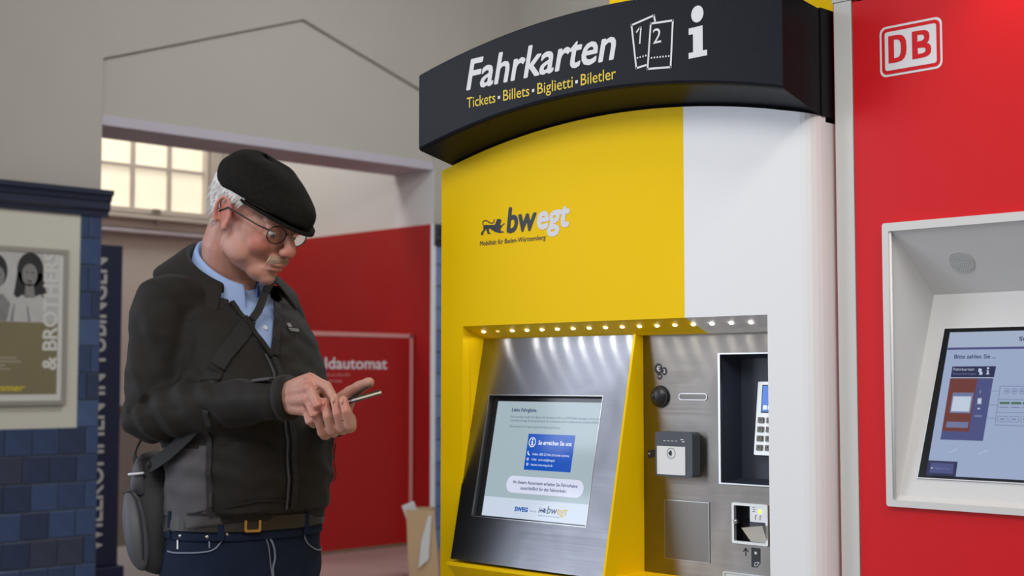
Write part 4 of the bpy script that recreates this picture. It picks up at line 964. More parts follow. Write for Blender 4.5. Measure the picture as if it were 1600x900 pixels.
# neck and trunk under the clothes
tube(bm, [H(-0.034, 0, -0.02), H(-0.040, 0, -0.080), P(-0.050, 0, 1.54), P(-0.05, 0, 1.46)], [0.057, 0.054, 0.056, 0.070], 20)
rings(bm, [(BX - 0.005, BYM, 0.90, 0.10, 0.145), (BX, BYM, 1.00, 0.105, 0.15), (BX + 0.01, BYM, 1.15, 0.12, 0.155), (BX + 0.005, BYM, 1.30, 0.115, 0.16), (BX - 0.015, BYM, 1.42, 0.09, 0.15), (BX - 0.045, BYM, 1.475, 0.07, 0.13), (BX - 0.055, BYM, 1.50, 0.05, 0.09)])
SHR, ELR, WRR = P(-0.024, -0.172, 1.480), P(-0.010, -0.200, 1.262), P(0.280, -0.080, 1.296)
SHL, ELL, WRL = P(-0.095, 0.160, 1.475), P(0.040, 0.165, 1.240), P(0.300, 0.010, 1.256)
tube(bm, [SHR + Vector((0, 0.06, -0.01)), SHR, ELR, WRR], [0.045, 0.048, 0.042, 0.028], 14)
tube(bm, [SHL - Vector((0, 0.06, 0.01)), SHL, ELL, WRL], [0.045, 0.048, 0.042, 0.027], 14)
for s in (-1, 1): tube(bm, [P(0.0, s * 0.085, 0.95), P(0.015, s * 0.10, 0.52), P(-0.01, s * 0.105, 0.10), P(0.02, s * 0.11, 0.05), P(0.13, s * 0.12, 0.04)], [0.078, 0.052, 0.036, 0.036, 0.028], 14)
# right hand: back of the hand to the hall, index finger on the phone, others curled
def finger(pts, r0, r1):
    q = [Vector(p) for p in pts]; k = len(q)
    out, rad = [], []
    for i in range(k):
        out.append(q[i]); rad.append(r0 + (r1 - r0) * i / (k - 1))
        if i < k - 1: out.append((q[i] + q[i + 1]) / 2); rad.append((r0 + (r1 - r0) * (i + 0.5) / (k - 1)) * 0.93)
    tube(bm, out, rad, 12)
RM = [P(0.3750, -0.104, 1.331), P(0.3860, -0.113, 1.314), P(0.3820, -0.113, 1.294), P(0.3640, -0.103, 1.274)]
RW = [P(0.2850, -0.083, 1.309), P(0.2850, -0.086, 1.301), P(0.2850, -0.086, 1.291), P(0.2830, -0.082, 1.282)]
for w, k in zip(RW, RM): tube(bm, [w, (w + k) / 2 + Vector((0, -0.003, 0)), k], [0.018, 0.0145, 0.0115], 12)
ellipsoid(bm, P(0.3350, -0.088, 1.300), (0.036, 0.015, 0.029))
finger([RM[0], P(0.4160, -0.097, 1.316), P(0.4280, -0.095, 1.301), P(0.4315, -0.092, 1.2905)], 0.0105, 0.0072)
finger([RM[1], P(0.4100, -0.113, 1.284), P(0.3960, -0.090, 1.272), P(0.3800, -0.078, 1.276)], 0.0110, 0.0080)
finger([RM[2], P(0.3990, -0.113, 1.268), P(0.3840, -0.090, 1.258), P(0.3700, -0.080, 1.264)], 0.0105, 0.0080)
finger([RM[3], P(0.3780, -0.107, 1.254), P(0.3660, -0.088, 1.248), P(0.3540, -0.080, 1.254)], 0.0098, 0.0072)
finger([P(0.3050, -0.066, 1.300), P(0.3480, -0.060, 1.308), P(0.3800, -0.070, 1.302), P(0.3980, -0.082, 1.292)], 0.0135, 0.0090)
for k in RM: ellipsoid(bm, k + Vector((0.001, -0.004, 0.001)), (0.0095, 0.0085, 0.0085))
# left hand: palm up under the phone, fingers round its near edge, thumb lying over its far side
LQ = lambda q, t, z: P(0.072 + 0.711 * t + 0.703 * q, -0.703 * t + 0.711 * q, z)
tedge = lambda q: 0.2987 + 0.877 * (q - 0.1744)
zedge = lambda f: 1.278 + (f - 0.335) * 0.2
for q, L_, r in ((0.158, 0.0, 0.0088), (0.177, 0.004, 0.0098), (0.197, 0.004, 0.0100), (0.214, -0.002, 0.0098)):
    te = tedge(q); ze = zedge(0.703 * q + 0.711 * te)
    tip, dip = LQ(q - 0.009, te + 0.010, ze + 0.006 + L_), LQ(q - 0.003, te + 0.016, ze - 0.014)
    pip, mcp = LQ(q + 0.003, te + 0.004, ze - 0.040), LQ(q * 0.9 + 0.018, te - 0.044, ze - 0.044)
    finger([mcp, pip, dip, tip], r + 0.0012, r - 0.0012)
    w = LQ(0.175 + (q - 0.186) * 0.5, 0.176, 1.253); tube(bm, [w, (w + mcp) / 2 + Vector((0, 0, 0.004)), mcp], [0.020, 0.017, 0.0125], 12)
tube(bm, [LQ(0.180, 0.185, 1.262), LQ(0.190, 0.212, 1.288), LQ(0.205, 0.232, 1.303)], [0.020, 0.021, 0.0150], 14)
finger([LQ(0.203, 0.230, 1.303), LQ(0.224, 0.252, 1.315), LQ(0.243, 0.272, 1.3235)], 0.0145, 0.0105)
body_prev = bm
bm = voxel(bm, 0.0026, 5, 0.5)
FL = [(H(0.070, s * 0.040, -0.036), 0.026, 0.75) for s in (-1, 1)] + [(H(0.119, 0, -0.036), 0.018, 0.8)] + [(H(-0.01, s * 0.080, 0.0), 0.032, 0.6) for s in (-1, 1)] + [(H(0.096, 0, -0.072), 0.016, 0.8)] + [(k, 0.012, 0.55) for k in RM] + [(P(0.410, -0.113, 1.284), 0.014, 0.4)] + [(LQ(q - 0.006, tedge(q) + 0.012, 1.280), 0.014, 0.5) for q in (0.158, 0.177, 0.197, 0.214)]
HI = HM.inverted(); sel = []
for v in bm.verts:
    q = HI @ (v.co - HO)
    if -0.02 < q.x < 0.098 and 0.018 < abs(q.y) < 0.069 and -0.125 < q.z < -0.020 and q.x < 0.098: sel.append(v)
for _ in range(14): bmesh.ops.smooth_vert(bm, verts=sel, factor=0.5, use_axis_x=True, use_axis_y=True, use_axis_z=True)
lay = bm.verts.layers.float.new('flush')
for v in bm.verts:
    s = 0.10 + 0.16 * (noise.noise(v.co * 45) + 0.3)
    for c, r, a in FL:
        d = (v.co - c).length
        if d < r * 2: s += a * math.exp(-(d / r) ** 2 * 1.2)
    v[lay] = max(0, min(1, s))
body = put('body', bm, M['skin'], man, smooth=True, recalc=False); body['label'] = 'ruddy face, neck and hands'
# finger nails on the right index and the left finger tips, thumb nail
bm = B()
for q, L_ in ((0.158, 0.0), (0.177, 0.004), (0.197, 0.004), (0.214, -0.002)):
    te = tedge(q); ze = zedge(0.703 * q + 0.711 * te); c = LQ(q - 0.010, te + 0.0185, ze + 0.004 + L_)
    ellipsoid(bm, c, (0.0045, 0.0030, 0.0055), Rz(math.radians(-45)), 10, 8)
ellipsoid(bm, P(0.4355, -0.099, 1.2945), (0.0035, 0.0035, 0.0055), None, 10, 8)
put('fingernails', bm, mat('nail', (0.55, 0.27, 0.22), 0.35), body, smooth=True)
# eyes, brows, moustache
for s in (-1, 1):
    bm = B(); ellipsoid(bm, H(0.0815, s * 0.030, -0.006), (0.0115, 0.0115, 0.0115), HM, 16, 12); e = put('eye', bm, M['eye_white'], body, smooth=True)
    bm = B(); ellipsoid(bm, H(0.0898, s * 0.0315, -0.0125), (0.0035, 0.0055, 0.0052), HM, 12, 8); put('iris', bm, M['iris'], body, smooth=True)
    bm = B()
    for i in range(22):
        a = random.random(); x0 = H(0.092 - 0.018 * a, s * (0.014 + 0.034 * a), 0.018 + random.uniform(-0.003, 0.003)); tube(bm, [x0, x0 + HF * 0.004 + HL * s * 0.008 + HU * random.uniform(-0.001, 0.003)], [0.0010, 0.0004], 5)
    put('eyebrow', bm, M['hair'], body)
bm = B()
for i in range(220):
    a = random.uniform(-1, 1); y = a * 0.027; x0 = H(0.1060 - 0.012 * a * a, y, -0.053 - 0.003 * abs(a) + random.uniform(-0.003, 0.003)); tube(bm, [x0, x0 + HF * 0.003 + HL * (0.005 * a) - HU * 0.006, x0 + HF * 0.0015 + HL * (0.008 * a) - HU * 0.011], [0.0010, 0.0009, 0.0003], 5)
put('moustache', bm, mat('pale_moustache', (0.40, 0.28, 0.21), 0.7), body)
# hair: a shell round the back and sides below the cap, combed back, with fringe strands
bm = B(); nu, nv = 40, 12; rows = []
for j in range(nv + 1):
    row = []
    for i in range(nu + 1):
        a = math.radians(68 + (292 - 68) * i / nu)          # measured from the face, round the back
        side = abs(math.cos(a)) if math.cos(a) < 0 else 0
        lowz = -0.015 - 0.060 * max(0, -math.cos(a)) ** 1.2
        if math.cos(a) > -0.35: lowz = 0.024 - 0.012 * (0.4 + max(-0.4, -math.cos(a)))
        z = 0.060 + (lowz - 0.060) * j / nv
        sq = math.sqrt(max(0.05, 1 - ((z - 0.036) / 0.105) ** 2))
        thick = 0.007 * (1 - (j / nv) ** 3) + 0.001
        bulge = noise.noise(Vector((a * 6, z * 12, 3))) * 0.0022 + noise.noise(Vector((a * 30, z * 30, 1))) * 0.0012
        rx_, ry_ = (0.094 * sq + thick + bulge), (0.074 * sq + thick + bulge)
        row.append(bm.verts.new(H(-0.008 + rx_ * math.cos(a), ry_ * math.sin(a), z)))
    rows.append(row)
for A, C in zip(rows[:-1], rows[1:]):
    for i in range(nu): bm.faces.new((A[i], A[i + 1], C[i + 1], C[i]))
for i in range(260):
    a = math.radians(random.uniform(64, 296)); z = random.uniform((0.028 if math.cos(a) > -0.35 else -0.030 - 0.035 * max(0, -math.cos(a))), 0.055)
    sq = math.sqrt(max(0.05, 1 - ((z - 0.036) / 0.105) ** 2)); rr_ = 0.0064
    p0 = H(-0.008 + (0.094 * sq + rr_) * math.cos(a), (0.074 * sq + rr_) * math.sin(a), z); s = 1 if math.sin(a) > 0 else -1
    p1 = p0 - HF * 0.010 * abs(math.sin(a)) - HU * 0.014; p1 = p1 + (p1 - H(-0.008, 0, z)).normalized() * 0.001
    tube(bm, [p0, (p0 + p1) / 2 + (p0 - H(-0.008, 0, z)).normalized() * 0.001, p1], [0.0010, 0.0009, 0.0003], 4)
put('hair', bm, M['hair'], body, smooth=True, recalc=False)
# flat cap: crown that slumps onto the brim, brim, button seam
bm = B(); nu, nv = 48, 16; rows = []
# band line rises slightly to the front of the temples
for j in range(nv + 1):
    t = j / nv; row = []
    for i in range(nu):
        a = 2 * PI * i / nu; c, s = math.cos(a), math.sin(a)
        front = max(0, c)
        bx, by_ = (0.146 if c > 0 else 0.093) * c, 0.084 * s * (1 - 0.16 * front ** 2)
        puff = 1 + 0.07 * math.sin(min(1, t * 2.2) * PI) * (1 - 0.4 * front)
        k = math.cos(t * PI / 2) ** 0.62
        zb = 0.043 - 0.020 * front ** 1.5
        top = 0.079 + 0.010 * (-c) * 0.5
        h = top * math.sin(t * PI / 2) ** 0.85
        x = -0.004 + bx * puff * k - 0.014 * t; y = by_ * puff * k
        z = zb * (1 - t) + 0.043 * t + h * (1 - 0.42 * max(0, (x - 0.02) / 0.14))
        w = noise.noise(Vector((x * 28, y * 28, z * 28))) * 0.0022
        row.append(bm.verts.new(H(x, y, z + w)))
    rows.append(row)
for A, C in zip(rows[:-1], rows[1:]):
    for i in range(nu): bm.faces.new((A[i], A[(i + 1) % nu], C[(i + 1) % nu], C[i]))
bm.faces.new(rows[-1]); bm.faces.new(rows[0][::-1])
cap_o = put('flat_cap', bm, M['wool'], man, smooth=True); cap_o['label'] = 'charcoal wool flat cap'
bm = B(); R0, R1 = [], []
for up in (0, 1):
    for rr_ in (0, 1, 2):
        row = []
        for i in range(25):
            a = math.radians(-78 + 156 * i / 24); c, s = math.cos(a), math.sin(a)
            k = rr_ / 2
            x = -0.004 + (0.098 + 0.056 * k) * c; y = (0.076 + 0.004 * k) * s
            z = 0.024 - 0.010 * k * c + 0.014 * s * s + (0.0 if up else -0.005)
            row.append(bm.verts.new(H(x, y, z)))
        (R1 if up else R0).append(row)
for G_ in (R0, R1):
    for A, C in zip(G_[:-1], G_[1:]):
        for i in range(24): bm.faces.new((A[i], A[i + 1], C[i + 1], C[i]))
for i in range(24): bm.faces.new((R0[2][i], R0[2][i + 1], R1[2][i + 1], R1[2][i])); bm.faces.new((R0[0][i], R0[0][i + 1], R1[0][i + 1], R1[0][i]))
bm.faces.new((R0[0][0], R0[1][0], R0[2][0], R1[2][0], R1[1][0], R1[0][0])); bm.faces.new((R0[0][24], R0[1][24], R0[2][24], R1[2][24], R1[1][24], R1[0][24]))
put('cap_brim', bm, M['wool'], cap_o, smooth=True)
# glasses
bm = B()
for s in (-1, 1):
    cx = 0.104; pts = []
    for i in range(25):
        a = 2 * PI * i / 24; pts.append(H(cx - 0.006 * abs(s * 0.034 + 0.025 * math.cos(a)) / 0.06, s * 0.034 + 0.025 * math.cos(a), -0.008 + 0.018 * math.sin(a)))
    tube(bm, pts, 0.0013, 6, False)
    tube(bm, [H(0.098, s * 0.059, 0.000), H(0.080, s * 0.072, 0.002), H(0.0, s * 0.081, 0.010), H(-0.020, s * 0.080, -0.004)], 0.0018, 6)
tube(bm, [H(0.105, -0.010, -0.004), H(0.110, 0, 0.0), H(0.105, 0.010, -0.004)], 0.0014, 6)
gl = put('glasses', bm, M['glasses'], man, smooth=True)
gm = mat('lens_glass', (1, 1, 1), 0.0); gm.node_tree.nodes['Principled BSDF'].inputs['Transmission Weight'].default_value = 1.0; gm.node_tree.nodes['Principled BSDF'].inputs['IOR'].default_value = 1.05
for s in (-1, 1):
    bm = B(); ellipsoid(bm, H(0.1005, s * 0.034, -0.008), (0.0012, 0.0245, 0.0175), HM, 20, 10); put('lens', bm, gm, gl, smooth=True)

# jacket: trunk and sleeves grown into one shell, then creased
bm = B()
JR = [(0.024, 1.035, 0.128, 0.168), (0.030, 1.07, 0.136, 0.170), (0.036, 1.14, 0.148, 0.171), (0.034, 1.24, 0.150, 0.174), (0.022, 1.31, 0.140, 0.175), (0.0, 1.38, 0.125, 0.172), (-0.025, 1.44, 0.112, 0.165), (-0.045, 1.485, 0.097, 0.145), (-0.055, 1.52, 0.080, 0.105), (-0.055, 1.55, 0.074, 0.080)]
rings(bm, [(BX + f, BYM, z, a, b) for f, z, a, b in JR], 48)
def sleeve(sh, el, wr, inner, r):
    up = [inner, sh, sh + (el - sh) * 0.35, sh + (el - sh) * 0.72, el]
    dn = [el + (wr - el) * t for t in (0.16, 0.4, 0.7, 0.93)]
    pts = catmull([*up, *dn], 3); n_ = len(pts)
    key = r; rad = []
    for i in range(n_):
        t = i / (n_ - 1) * (len(key) - 1); k = min(int(t), len(key) - 2); rad.append(key[k] + (key[k + 1] - key[k]) * (t - k))
    tube(bm, pts, rad, 20)
sleeve(SHR, ELR, WRR, SHR + Vector((0, 0.06, 0.0)), [0.056, 0.058, 0.058, 0.057, 0.056, 0.054, 0.050, 0.045, 0.0410])
sleeve(SHL, ELL, WRL, SHL + Vector((0.02, -0.06, 0.0)), [0.052, 0.052, 0.052, 0.050, 0.048, 0.045, 0.042, 0.039, 0.0355])
bm = voxel(bm, 0.006, 6, 0.5)
def near_seg(p, a, b):
    t = max(0, min(1, (p - a).dot(b - a) / (b - a).length_squared)); return t, (p - (a + (b - a) * t)).length
bm.normal_update()
for v in bm.verts:
    p = v.co; d = 0
    t1, d1 = near_seg(p, SHR, ELR); t2, d2 = near_seg(p, ELR, WRR); t3, d3 = near_seg(p, ELL, WRL)
    q = p - Vector((BX, BYM, 0))
    nz_ = noise.noise(Vector((q.x * 9, q.y * 9, q.z * 16)))
    d += 0.0035 * nz_ + 0.0018 * noise.noise(Vector((q.x * 26, q.y * 26, q.z * 40)))
    if d1 < 0.085 and d1 < d2:      # folds hanging from the shoulder towards the elbow
        d += 0.0055 * noise.noise(Vector(((q.x * 0.8 + q.y * 0.3) * 34 + q.z * 14, q.z * 7, 5))) * (0.3 + t1)
    elif min(d2, d3) < 0.075:
        t = t2 if d2 < d3 else t3; ax = (WRR - ELR) if d2 < d3 else (WRL - ELL); ax = ax.normalized()
        s = (p - (ELR if d2 < d3 else ELL)).dot(ax)
        d += 0.0060 * noise.noise(Vector((s * 30 + q.z * 18, q.z * 10 - s * 4, 9))) * (1.25 - t)
    elif q.z < 1.3 and q.x > 0:     # pull lines across the belly
        d += 0.0032 * noise.noise(Vector((q.y * 5, q.z * 30 + q.y * 14, 2)))
    v.co = p + v.normal * (d * 1.7 - 0.003)
    if q.z < 1.07: v.co.z += (q.x - 0.03) * 0.16
bm.normal_update()
# open front: remove the V in front of the shirt
zb_ = 1.380
VL = lambda t: -0.014 - 0.058 * t ** 0.8
VR = lambda t: -0.006 + 0.084 * t
neck_z = lambda x: 1.540 - 0.62 * (x + 0.045)
def in_v(c):
    q = c - Vector((BX, BYM, 0))
    if q.z > neck_z(q.x) and abs(q.y) < 0.098: return True
    if q.x < 0.0 or q.z < zb_: return False
    t = max(0, (q.z - zb_) / 0.15)
    return VL(t) < q.y < VR(t)
dl = [f for f in bm.faces if in_v(f.calc_center_median())]
tree_full = BVHTree.FromBMesh(bm)
bmesh.ops.delete(bm, geom=dl, context='FACES')
for f in bm.faces:
    q = f.calc_center_median() - Vector((BX, BYM, 0))
    if q.z < 1.275 and abs(q.y) > 0.05 and q.x < 0.121 and q.x > -0.12 and q.y < 0.02 and near_seg(q + Vector((BX, BYM, 0)), ELR, WRR)[1] > 0.074 and near_seg(q + Vector((BX, BYM, 0)), SHR, ELR)[1] > 0.075: f.material_index = 1
tree = tree_full
jk = put('jacket', bm, [M['softshell'], M['softshell_side']], man, smooth=True, recalc=False); jk['label'] = 'black softshell jacket, open at the neck'
md = jk.modifiers.new('thick', 'SOLIDIFY'); md.thickness = 0.003; md.offset = -1
def on_jacket(p, off):
    loc, nor, i, d = tree.find_nearest(p)
    c = Vector((BX, BYM, loc.z)); 
    if nor.dot(loc - c) < 0: nor = -nor
    return loc + nor * off, nor
def ribbon(pts, w, th, sub, along=None):
    """flat strip following the jacket"""
    bm = B(); C = catmull(pts, sub); R = []
    for i, p in enumerate(C):
        q, n_ = on_jacket(p, th * 0.5 + 0.0015); R.append((q, n_))
    rows = []
    for i, (q, n_) in enumerate(R):
        t = (R[min(i + 1, len(R) - 1)][0] - R[max(0, i - 1)][0]).normalized(); s = t.cross(n_).normalized(); n2 = s.cross(t)
        rows.append([bm.verts.new(q + s * (w / 2) * a + n2 * th * b_) for a, b_ in ((-1, 0), (1, 0), (1, 1), (-1, 1))])
    for A, C_ in zip(rows[:-1], rows[1:]):
        for i in range(4): bm.faces.new((A[i], A[(i + 1) % 4], C_[(i + 1) % 4], C_[i]))
    bm.faces.new(rows[0][::-1]); bm.faces.new(rows[-1]); return bm
for nm, V_, w_ in (('lapel_edge', VL, 0.010), ('lapel_edge', lambda t: VR(t) - 0.003, 0.016)):
    put(nm, ribbon([P(0.128 - 0.62 * (zz - 1.38), V_(max(0, (zz - 1.38) / 0.15)), zz) for zz in (1.376, 1.40, 1.425, 1.45, 1.475, 1.49)], w_, 0.0045, 4), M['softshell'], jk)
zl = [P(0.129, -0.011, 1.382), P(0.146, -0.006, 1.345), P(0.158, -0.010, 1.32), P(0.182, -0.004, 1.251), P(0.186, 0.003, 1.159), P(0.169, 0.012, 1.078)]
put('zip', ribbon(zl, 0.012, 0.002, 8), M['lining'], jk, smooth=False)
put('zip_flap', ribbon([p + Vector((0, -0.016, 0)) for p in zl], 0.004, 0.0022, 8), M['softshell_side'], jk)
put('pocket_zip', ribbon([P(0.121, -0.150, z_) for z_ in (1.30, 1.27, 1.24, 1.20, 1.16, 1.12, 1.09, 1.07)], 0.011, 0.002, 4), M['lining'], jk)
put('pocket_zip', ribbon([P(0.13, 0.145, 1.20), P(0.13, 0.145, 1.16), P(0.13, 0.142, 1.12)], 0.009, 0.002, 6), M['lining'], jk)
bm = B(); q, n_ = on_jacket(P(0.122, -0.145, 1.112), 0.003); tube(bm, [q, q - Vector((0, 0, 0.022))], [0.0028, 0.0040], 8); put('zip_pull', bm, M['rubber'], jk, smooth=True)
put('hem_seam', ribbon([P(0.081, -0.16, 1.074), P(0.121, -0.135, 1.084), P(0.161, -0.07, 1.098), P(0.168, 0.0, 1.096)], 0.003, 0.0016, 6), M['softshell'], jk)
bm = B(); q, n_ = on_jacket(P(0.087, 0.066, 1.436), 0.002); fe = Frame(q, (Vector((0, 1, 0)) - n_ * n_.y), Vector((0, 0, 1)) - n_ * n_.z)
prism(bm, rect(-0.010, 0.0, -0.001, 0.010), fe, 0, 0.0012); prism(bm, rect(-0.012, -0.006, 0.014, -0.003), fe, 0, 0.0012); prism(bm, rect(-0.010, -0.010, 0.012, -0.0075), fe, 0, 0.0012)
put('chest_emblem', bm, mat('grey_emblem', (0.22, 0.22, 0.22), 0.6), jk)
# cuff strap on the right sleeve
bm = B(); ax = (WRR - ELR).normalized(); c0 = WRR - ax * 0.012
tube(bm, [c0 - ax * 0.004, c0 + ax * 0.013], [0.0430, 0.0425], 28, False); put('cuff', bm, M['softshell'], jk, smooth=True)
bm = B(); ax2 = (WRL - ELL).normalized(); c1 = WRL - ax2 * 0.012; tube(bm, [c1 - ax2 * 0.004, c1 + ax2 * 0.010], [0.0365, 0.036], 28, False); put('cuff', bm, M['softshell'], jk, smooth=True)
bm = B(); tb = WRR - ax * 0.032 + Vector((-0.008, -0.022, 0.036)); bx_ = bevel(box(B(), -0.020, 0.020, -0.009, 0.009, -0.003, 0.003), 0.002)
mm = Matrix((ax, Vector((0, 0, 1)).cross(ax).normalized(), ax.cross(Vector((0, 0, 1)).cross(ax)).normalized())).transposed()
for v in bx_.verts: v.co = tb + mm @ v.co
put('cuff_tab', bx_, M['softshell_side'], jk)
# collars (open rings that fold outward)
def collar(angs, cx, cy, sec, th, m, name, parent, z0, tilt):
    """sec(a) -> list of (radius_f, radius_l, dz) from inside top, over the fold, to the outer edge"""
    bm = B(); rows = []
    for a in angs:
        row = []
        for rf, rl, dz in sec(a):
            x = cx + rf * math.cos(a); y = cy + rl * math.sin(a)
            row.append(bm.verts.new(P(x, y, z0 - tilt * (x - cx) / 0.08 + dz)))
        rows.append(row)
    for A, C in zip(rows[:-1], rows[1:]):
        for i in range(len(A) - 1): bm.faces.new((A[i], A[i + 1], C[i + 1], C[i]))
    o = put(name, bm, m, parent, smooth=True)
    md = o.modifiers.new('thick', 'SOLIDIFY'); md.thickness = th; md.offset = 0
    sb = o.modifiers.new('sub', 'SUBSURF'); sb.levels = 1; sb.render_levels = 1
    return o
def jsec(a):
    d = abs(math.degrees(a) - 180) if a > 0 else 0
    g = math.degrees(a) % 360; s = min(g, 360 - g)           # 0 front .. 180 back
    w = 0.034 + 0.030 * math.exp(-((s - 100) / 32) ** 2)
    rise = 0.014 * (1 - math.cos(math.radians(s))) / 2
    return [(0.080, 0.082, -0.030), (0.082, 0.084, 0.006 + rise), (0.088, 0.090, 0.013 + rise), (0.096, 0.100, 0.007 + rise), (0.090 + w * 0.9, 0.094 + w, -0.022 - 0.010 * rise), (0.092 + w, 0.096 + w * 1.1, -0.030)]
an = [math.radians(x) for x in range(54, 322, 8)]
collar(an, -0.045, 0.004, jsec, 0.004, M['softshell'], 'jacket_collar', jk, 1.543, 0.044)
# shirt: front under the jacket opening and a folded collar
bm = B()
rings(bm, [(BX + 0.020, BYM, 1.28, 0.125, 0.150), (BX + 0.000, BYM, 1.38, 0.115, 0.148), (BX - 0.025, BYM, 1.44, 0.102, 0.140), (BX - 0.045, BYM, 1.48, 0.086, 0.118), (BX - 0.052, BYM, 1.515, 0.072, 0.085), (BX - 0.050, BYM, 1.54, 0.062, 0.062)], 40)
for v in bm.verts:
    k = max(0, min(1, (v.co.z - 1.46) / 0.08)); v.co.z -= k * 0.55 * (v.co.x - BX + 0.045)
sh = put('shirt', bm, M['shirt'], man, smooth=True); sh['label'] = 'light blue shirt with pearl buttons'
def ssec(a):
    g = math.degrees(a) % 360; s = min(g, 360 - g)
    pt = 0.034 * math.exp(-((s - 22) / 20) ** 2)
    rise = 0.020 * (1 - math.cos(math.radians(s))) / 2
    return [(0.064, 0.062, -0.020), (0.065, 0.063, 0.012 + rise), (0.069, 0.067, 0.018 + rise), (0.074, 0.072, 0.010 + rise), (0.084, 0.082, -0.022 - pt * 0.7), (0.088 + pt * 0.3, 0.086, -0.030 - pt)]
collar([math.radians(x) for x in range(22, 358, 8)], -0.043, 0.0, ssec, 0.0025, M['shirt'], 'shirt_collar', sh, 1.545, 0.048)
st = BVHTree.FromObject(sh, bpy.context.evaluated_depsgraph_get())
for z, yb_ in ((1.468, 0.006), (1.432, 0.0)):
    x = 0.108 - (z - 1.38) * 0.62 + 0.008;
    bm = B(); bmesh.ops.create_cone(bm, cap_ends=True, segments=14, radius1=0.0055, radius2=0.005, depth=0.003, matrix=Matrix.Translation(P(x, yb_, z)) @ Matrix.Rotation(math.radians(60), 4, 'Y'))
    put('button', bm, M['button'], sh)
# jeans
bm = B()
rings(bm, [(BX + 0.004, BYM, 0.80, 0.112, 0.146), (BX + 0.006, BYM, 0.86, 0.126, 0.166), (BX + 0.010, BYM, 0.93, 0.130, 0.169), (BX + 0.016, BYM, 1.00, 0.124, 0.162), (BX + 0.022, BYM, 1.075, 0.120, 0.157)], 40, 2.2)
for s in (-1, 1): tube(bm, [P(0.0, s * 0.082, 0.90), P(0.006, s * 0.088, 0.74), P(0.015, s * 0.098, 0.50), P(0.0, s * 0.105, 0.25), P(0.0, s * 0.108, 0.10)], [0.090, 0.090, 0.075, 0.066, 0.066], 20)
bm = voxel(bm, 0.007, 5, 0.5)
for v in bm.verts:
    q = v.co - Vector((BX, BYM, 0)); v.co += v.normal * (0.0030 * noise.noise(Vector((q.x * 12, q.y * 12, q.z * 22))) + 0.0030 * noise.noise(Vector((q.x * 8 + q.z * 14, q.y * 20, q.z * 18 - q.y * 12))))
bm.normal_update(); tree = BVHTree.FromBMesh(bm)
jn = put('jeans', bm, M['denim'], man, smooth=True, recalc=False); jn['label'] = 'dark blue jeans'
put('waistband', ribbon([P(0.020 + 0.124 * math.cos(a), 0.162 * math.sin(a), 1.036) for a in [math.radians(t) for t in range(-200, 161, 12)]], 0.030, 0.002, 2), M['denim'], jn)
def cseam(pts, w=0.0028): return ribbon(pts, w, 0.0010, 8)
put('pocket_seam', cseam([P(0.127, -0.116, 1.036), P(0.120, -0.120, 1.022), P(0.102, -0.137, 1.003), P(0.037, -0.167, 0.997), P(0.0, -0.170, 0.998)]), M['stitch'], jn)
put('pocket_seam', cseam([P(0.146, 0.058, 1.034), P(0.137, 0.075, 1.003), P(0.110, 0.120, 0.985), P(0.03, 0.170, 0.982)]), M['stitch'], jn)
put('coin_pocket_seam', cseam([P(0.043, -0.167, 1.030), P(0.075, -0.155, 1.030), P(0.101, -0.142, 1.030), P(0.103, -0.137, 1.009)]), M['stitch'], jn)
put('fly_seam', cseam([P(0.155, -0.033, 1.034), P(0.150, -0.018, 1.01), P(0.146, -0.012, 0.985), P(0.145, -0.016, 0.955), P(0.13, 0.0, 0.90)], 0.004), M['stitch'], jn)
put('fly_seam', cseam([P(0.155, -0.041, 1.034), P(0.148, -0.028, 1.005), P(0.146, -0.022, 0.97), P(0.14, -0.012, 0.92)], 0.002), M['stitch'], jn)
for p in (P(0.043, -0.167, 1.030), P(0.101, -0.142, 1.030), P(0.127, -0.114, 1.034)):
    bm = B(); q, n_ = on_jacket(p, 0.002); ellipsoid(bm, q, (0.0042, 0.0042, 0.0042), None, 12, 8); put('rivet', bm, M['rivet'], jn, smooth=True)
bm = B(); q, n_ = on_jacket(P(0.036, -0.168, 1.012), 0.001); fe = Frame(q, Vector((1, 0, 0)) - n_ * n_.x, (0, 0, 1)); prism(bm, rect(-0.002, -0.008, 0.002, 0.010), fe, 0, 0.001); put('pocket_tag', bm, M['piping'], jn)
# belt with brass buckle, loops
put('belt', ribbon([P(0.020 + 0.124 * math.cos(a), 0.162 * math.sin(a), 1.052) for a in [math.radians(t) for t in range(-200, 161, 10)]], 0.027, 0.0050, 2), M['leather'], man)
q, n_ = on_jacket(P(0.154, -0.068, 1.052), 0.008); fe = Frame(q, (Vector((0, 1, 0)) - n_ * n_.y), (0, 0, 1))
bm = B(); ring(bm, rrect(-0.017, -0.0160, 0.017, 0.0160, 0.004, 3), rrect(-0.012, -0.0110, 0.012, 0.0110, 0.003, 3), fe, -0.001, 0.003); put('buckle', bm, M['brass'], bpy.data.objects['belt'], smooth=False)
for al in (-44, -95, 22):
    a = math.radians(al); q, n_ = on_jacket(P(0.020 + 0.124 * math.cos(a), 0.162 * math.sin(a), 1.052), 0.009); fe = Frame(q, Vector((-n_.y, n_.x, 0)), (0, 0, 1))
    bm = B(); prism(bm, rect(-0.006, -0.030, 0.006, 0.022), fe, -0.004, 0.001); bevel(bm, 0.001, 1); put('belt_loop', bm, M['denim'], jn)
